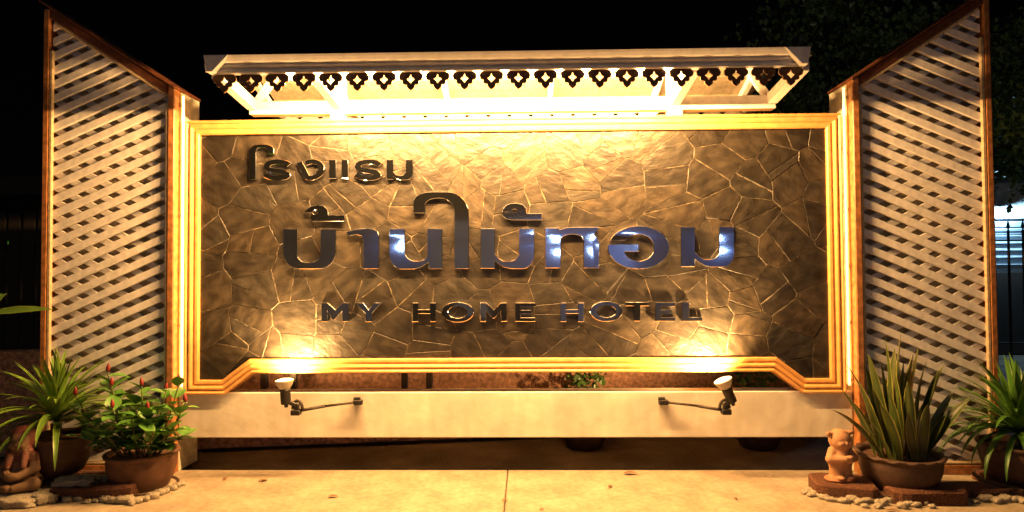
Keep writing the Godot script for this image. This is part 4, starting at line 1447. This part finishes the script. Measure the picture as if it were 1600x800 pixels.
func figurines() -> void:
	# terracotta child with hugging arms, on the right brick
	var c := at(1313, 752, 0.46)
	var V := func(x: float, y: float, z: float) -> Vector3: return Vector3(x, y, z)
	var prims := [
		["e", Vector3(0, 0.012, 0.0), Vector3(0.118, 0.024, 0.085), 0.01, 0],
		["c", Vector3(-0.032, 0.03, 0.01), Vector3(-0.034, 0.12, 0), 0.050, 0.047, 0.02, 0],
		["c", Vector3(0.032, 0.03, 0.01), Vector3(0.034, 0.12, 0), 0.050, 0.047, 0.02, 0],
		["e", Vector3(-0.04, 0.032, 0.055), Vector3(0.03, 0.016, 0.034), 0.006, 0],
		["e", Vector3(0.04, 0.032, 0.055), Vector3(0.03, 0.016, 0.034), 0.006, 0],
		["e", Vector3(0, 0.155, 0), Vector3(0.085, 0.06, 0.062), 0.03, 0],
		["c", Vector3(0, 0.15, 0), Vector3(0, 0.20, 0), 0.074, 0.060, 0.03, 0],
		["c", Vector3(-0.062, 0.205, 0), Vector3(-0.098, 0.155, 0.022), 0.030, 0.029, 0.014, 0],
		["c", Vector3(-0.098, 0.155, 0.022), Vector3(-0.022, 0.165, 0.085), 0.028, 0.021, 0.010, 0],
		["c", Vector3(0.062, 0.205, 0), Vector3(0.098, 0.155, 0.022), 0.030, 0.029, 0.014, 0],
		["c", Vector3(0.098, 0.155, 0.022), Vector3(0.022, 0.158, 0.085), 0.028, 0.021, 0.010, 0],
		["e", Vector3(0.012, 0.172, 0.088), Vector3(0.030, 0.020, 0.020), 0.006, 0],
		["e", Vector3(0, 0.278, 0.004), Vector3(0.080, 0.070, 0.070), 0.012, 0],
		["e", Vector3(0, 0.258, 0.016), Vector3(0.066, 0.050, 0.060), 0.012, 0],
		["e", Vector3(0, 0.268, 0.074), Vector3(0.012, 0.013, 0.013), 0.005, 0],
		["e", Vector3(-0.032, 0.262, 0.060), Vector3(0.022, 0.018, 0.018), 0.008, 0],
		["e", Vector3(0.032, 0.262, 0.060), Vector3(0.022, 0.018, 0.018), 0.008, 0],
		["c", Vector3(-0.052, 0.312, -0.01), Vector3(-0.096, 0.326, 0.004), 0.026, 0.014, 0.010, 0],
		["c", Vector3(0.052, 0.312, -0.01), Vector3(0.096, 0.326, 0.004), 0.026, 0.014, 0.010, 0],
		["e", Vector3(0, 0.325, -0.01), Vector3(0.05, 0.025, 0.05), 0.012, 0],
	]
	var cuts := [
		["c", Vector3(-0.045, 0.284, 0.070), Vector3(-0.018, 0.287, 0.078), 0.008, 0.007],
		["c", Vector3(0.045, 0.284, 0.070), Vector3(0.018, 0.287, 0.078), 0.008, 0.007],
		["c", Vector3(-0.022, 0.240, 0.076), Vector3(0.0, 0.236, 0.080), 0.005, 0.006],
		["c", Vector3(0.022, 0.240, 0.076), Vector3(0.0, 0.236, 0.080), 0.005, 0.006],
		["c", Vector3(0.0, 0.03, 0.075), Vector3(0.0, 0.115, 0.072), 0.010, 0.008],
		["c", Vector3(-0.008, 0.170, 0.112), Vector3(0.034, 0.166, 0.112), 0.0035, 0.0035],
	]
	for k in 3:
		cuts.append(["c", Vector3(-0.09, 0.118 - 0.014 * k, 0.075), Vector3(0.09, 0.118 - 0.014 * k, 0.075), 0.003, 0.003])
	var paint := func(p: Vector3) -> Color:
		var clay := Color(0.48, 0.25, 0.135)
		if p.y < 0.035:
			return Color(0.40, 0.17, 0.08)
		if p.y < 0.125:
			return Color(0.48, 0.25, 0.13)
		return clay
	var o := put("clay_figurine", figure_mesh(prims, cuts, Vector3(-0.15, -0.02, -0.11), Vector3(0.15, 0.37, 0.14), 0.0048, paint), M.terracotta)
	o.position = Vector3(c.x, 0.083, 0.46)
	o.rotation.y = 0.22
	o.scale = Vector3(0.86, 0.89, 0.86)
	tag(o, "terracotta child figurine hugging itself, standing on a brick slab by the snake plant", "figurine")
	# seated figurine with a red hood and striped scarf, left edge
	c = at(30, 772, 0.60)
	prims = [
		["e", Vector3(0, 0.05, -0.01), Vector3(0.13, 0.05, 0.09), 0.02, 0],
		["c", Vector3(0, 0.06, -0.01), Vector3(0, 0.20, -0.01), 0.095, 0.070, 0.03, 0],
		["c", Vector3(-0.07, 0.205, 0), Vector3(-0.105, 0.135, 0.035), 0.038, 0.032, 0.015, 0],
		["c", Vector3(-0.105, 0.135, 0.035), Vector3(-0.03, 0.105, 0.105), 0.030, 0.024, 0.010, 0],
		["c", Vector3(0.07, 0.205, 0), Vector3(0.105, 0.135, 0.035), 0.038, 0.032, 0.015, 0],
		["c", Vector3(0.105, 0.135, 0.035), Vector3(0.03, 0.105, 0.105), 0.030, 0.024, 0.010, 0],
		["e", Vector3(0.0, 0.105, 0.112), Vector3(0.045, 0.028, 0.026), 0.008, 0],
		["c", Vector3(-0.05, 0.045, 0.02), Vector3(-0.125, 0.045, 0.075), 0.046, 0.040, 0.015, 0],
		["c", Vector3(-0.125, 0.045, 0.075), Vector3(-0.02, 0.034, 0.125), 0.036, 0.026, 0.010, 0],
		["c", Vector3(0.05, 0.045, 0.02), Vector3(0.125, 0.045, 0.075), 0.046, 0.040, 0.015, 0],
		["c", Vector3(0.125, 0.045, 0.075), Vector3(0.02, 0.034, 0.125), 0.036, 0.026, 0.010, 0],
		["e", Vector3(0, 0.310, 0.008), Vector3(0.075, 0.075, 0.070), 0.012, 0],
		["e", Vector3(0, 0.325, -0.018), Vector3(0.090, 0.084, 0.074), 0.006, 0],
		["e", Vector3(0, 0.305, 0.079), Vector3(0.014, 0.013, 0.014), 0.006, 0],
		["e", Vector3(-0.03, 0.292, 0.066), Vector3(0.022, 0.018, 0.016), 0.008, 0],
		["e", Vector3(0.03, 0.292, 0.066), Vector3(0.022, 0.018, 0.016), 0.008, 0],
		["c", Vector3(-0.06, 0.25, 0.03), Vector3(0.06, 0.25, 0.03), 0.030, 0.030, 0.006, 0],
		["c", Vector3(-0.05, 0.24, 0.05), Vector3(-0.052, 0.165, 0.078), 0.024, 0.020, 0.005, 0],
		["c", Vector3(0.05, 0.24, 0.05), Vector3(0.052, 0.165, 0.078), 0.024, 0.020, 0.005, 0],
	]
	cuts = [
		["c", Vector3(-0.040, 0.318, 0.074), Vector3(-0.020, 0.320, 0.078), 0.005, 0.005],
		["c", Vector3(0.040, 0.318, 0.074), Vector3(0.020, 0.320, 0.078), 0.005, 0.005],
		["c", Vector3(-0.018, 0.278, 0.080), Vector3(0.018, 0.278, 0.080), 0.004, 0.004],
		["c", Vector3(-0.012, 0.104, 0.140), Vector3(-0.012, 0.084, 0.138), 0.003, 0.003],
		["c", Vector3(0.012, 0.104, 0.140), Vector3(0.012, 0.084, 0.138), 0.003, 0.003],
	]
	var paint2 := func(p: Vector3) -> Color:
		var skin := Color(0.17, 0.095, 0.05)
		if p.y > 0.262:
			return skin if p.z > 0.035 and p.y < 0.365 and absf(p.x) < 0.066 else Color(0.12, 0.026, 0.016)
		if p.y > 0.15 and p.z > 0.045 and absf(absf(p.x) - 0.051) < 0.03 or p.y > 0.225:
			return Color(0.14, 0.016, 0.013) if fposmod(p.y * 62.0 + absf(p.x) * 8.0, 1.0) < 0.55 else Color(0.15, 0.10, 0.06)
		if p.y < 0.185 and (p.z > 0.03 or absf(p.x) > 0.085):
			return skin
		return Color(0.10, 0.028, 0.016)
	o = put("clay_figurine", figure_mesh(prims, cuts, Vector3(-0.19, -0.02, -0.13), Vector3(0.19, 0.43, 0.17), 0.0068, paint2), M.terracotta)
	o.position = Vector3(c.x, 0.066, 0.58)
	o.rotation.y = 0.15
	o.scale = Vector3(0.86, 0.94, 0.86)
	tag(o, "seated clay figurine with red hood and striped scarf in the shade at the left edge", "figurine")
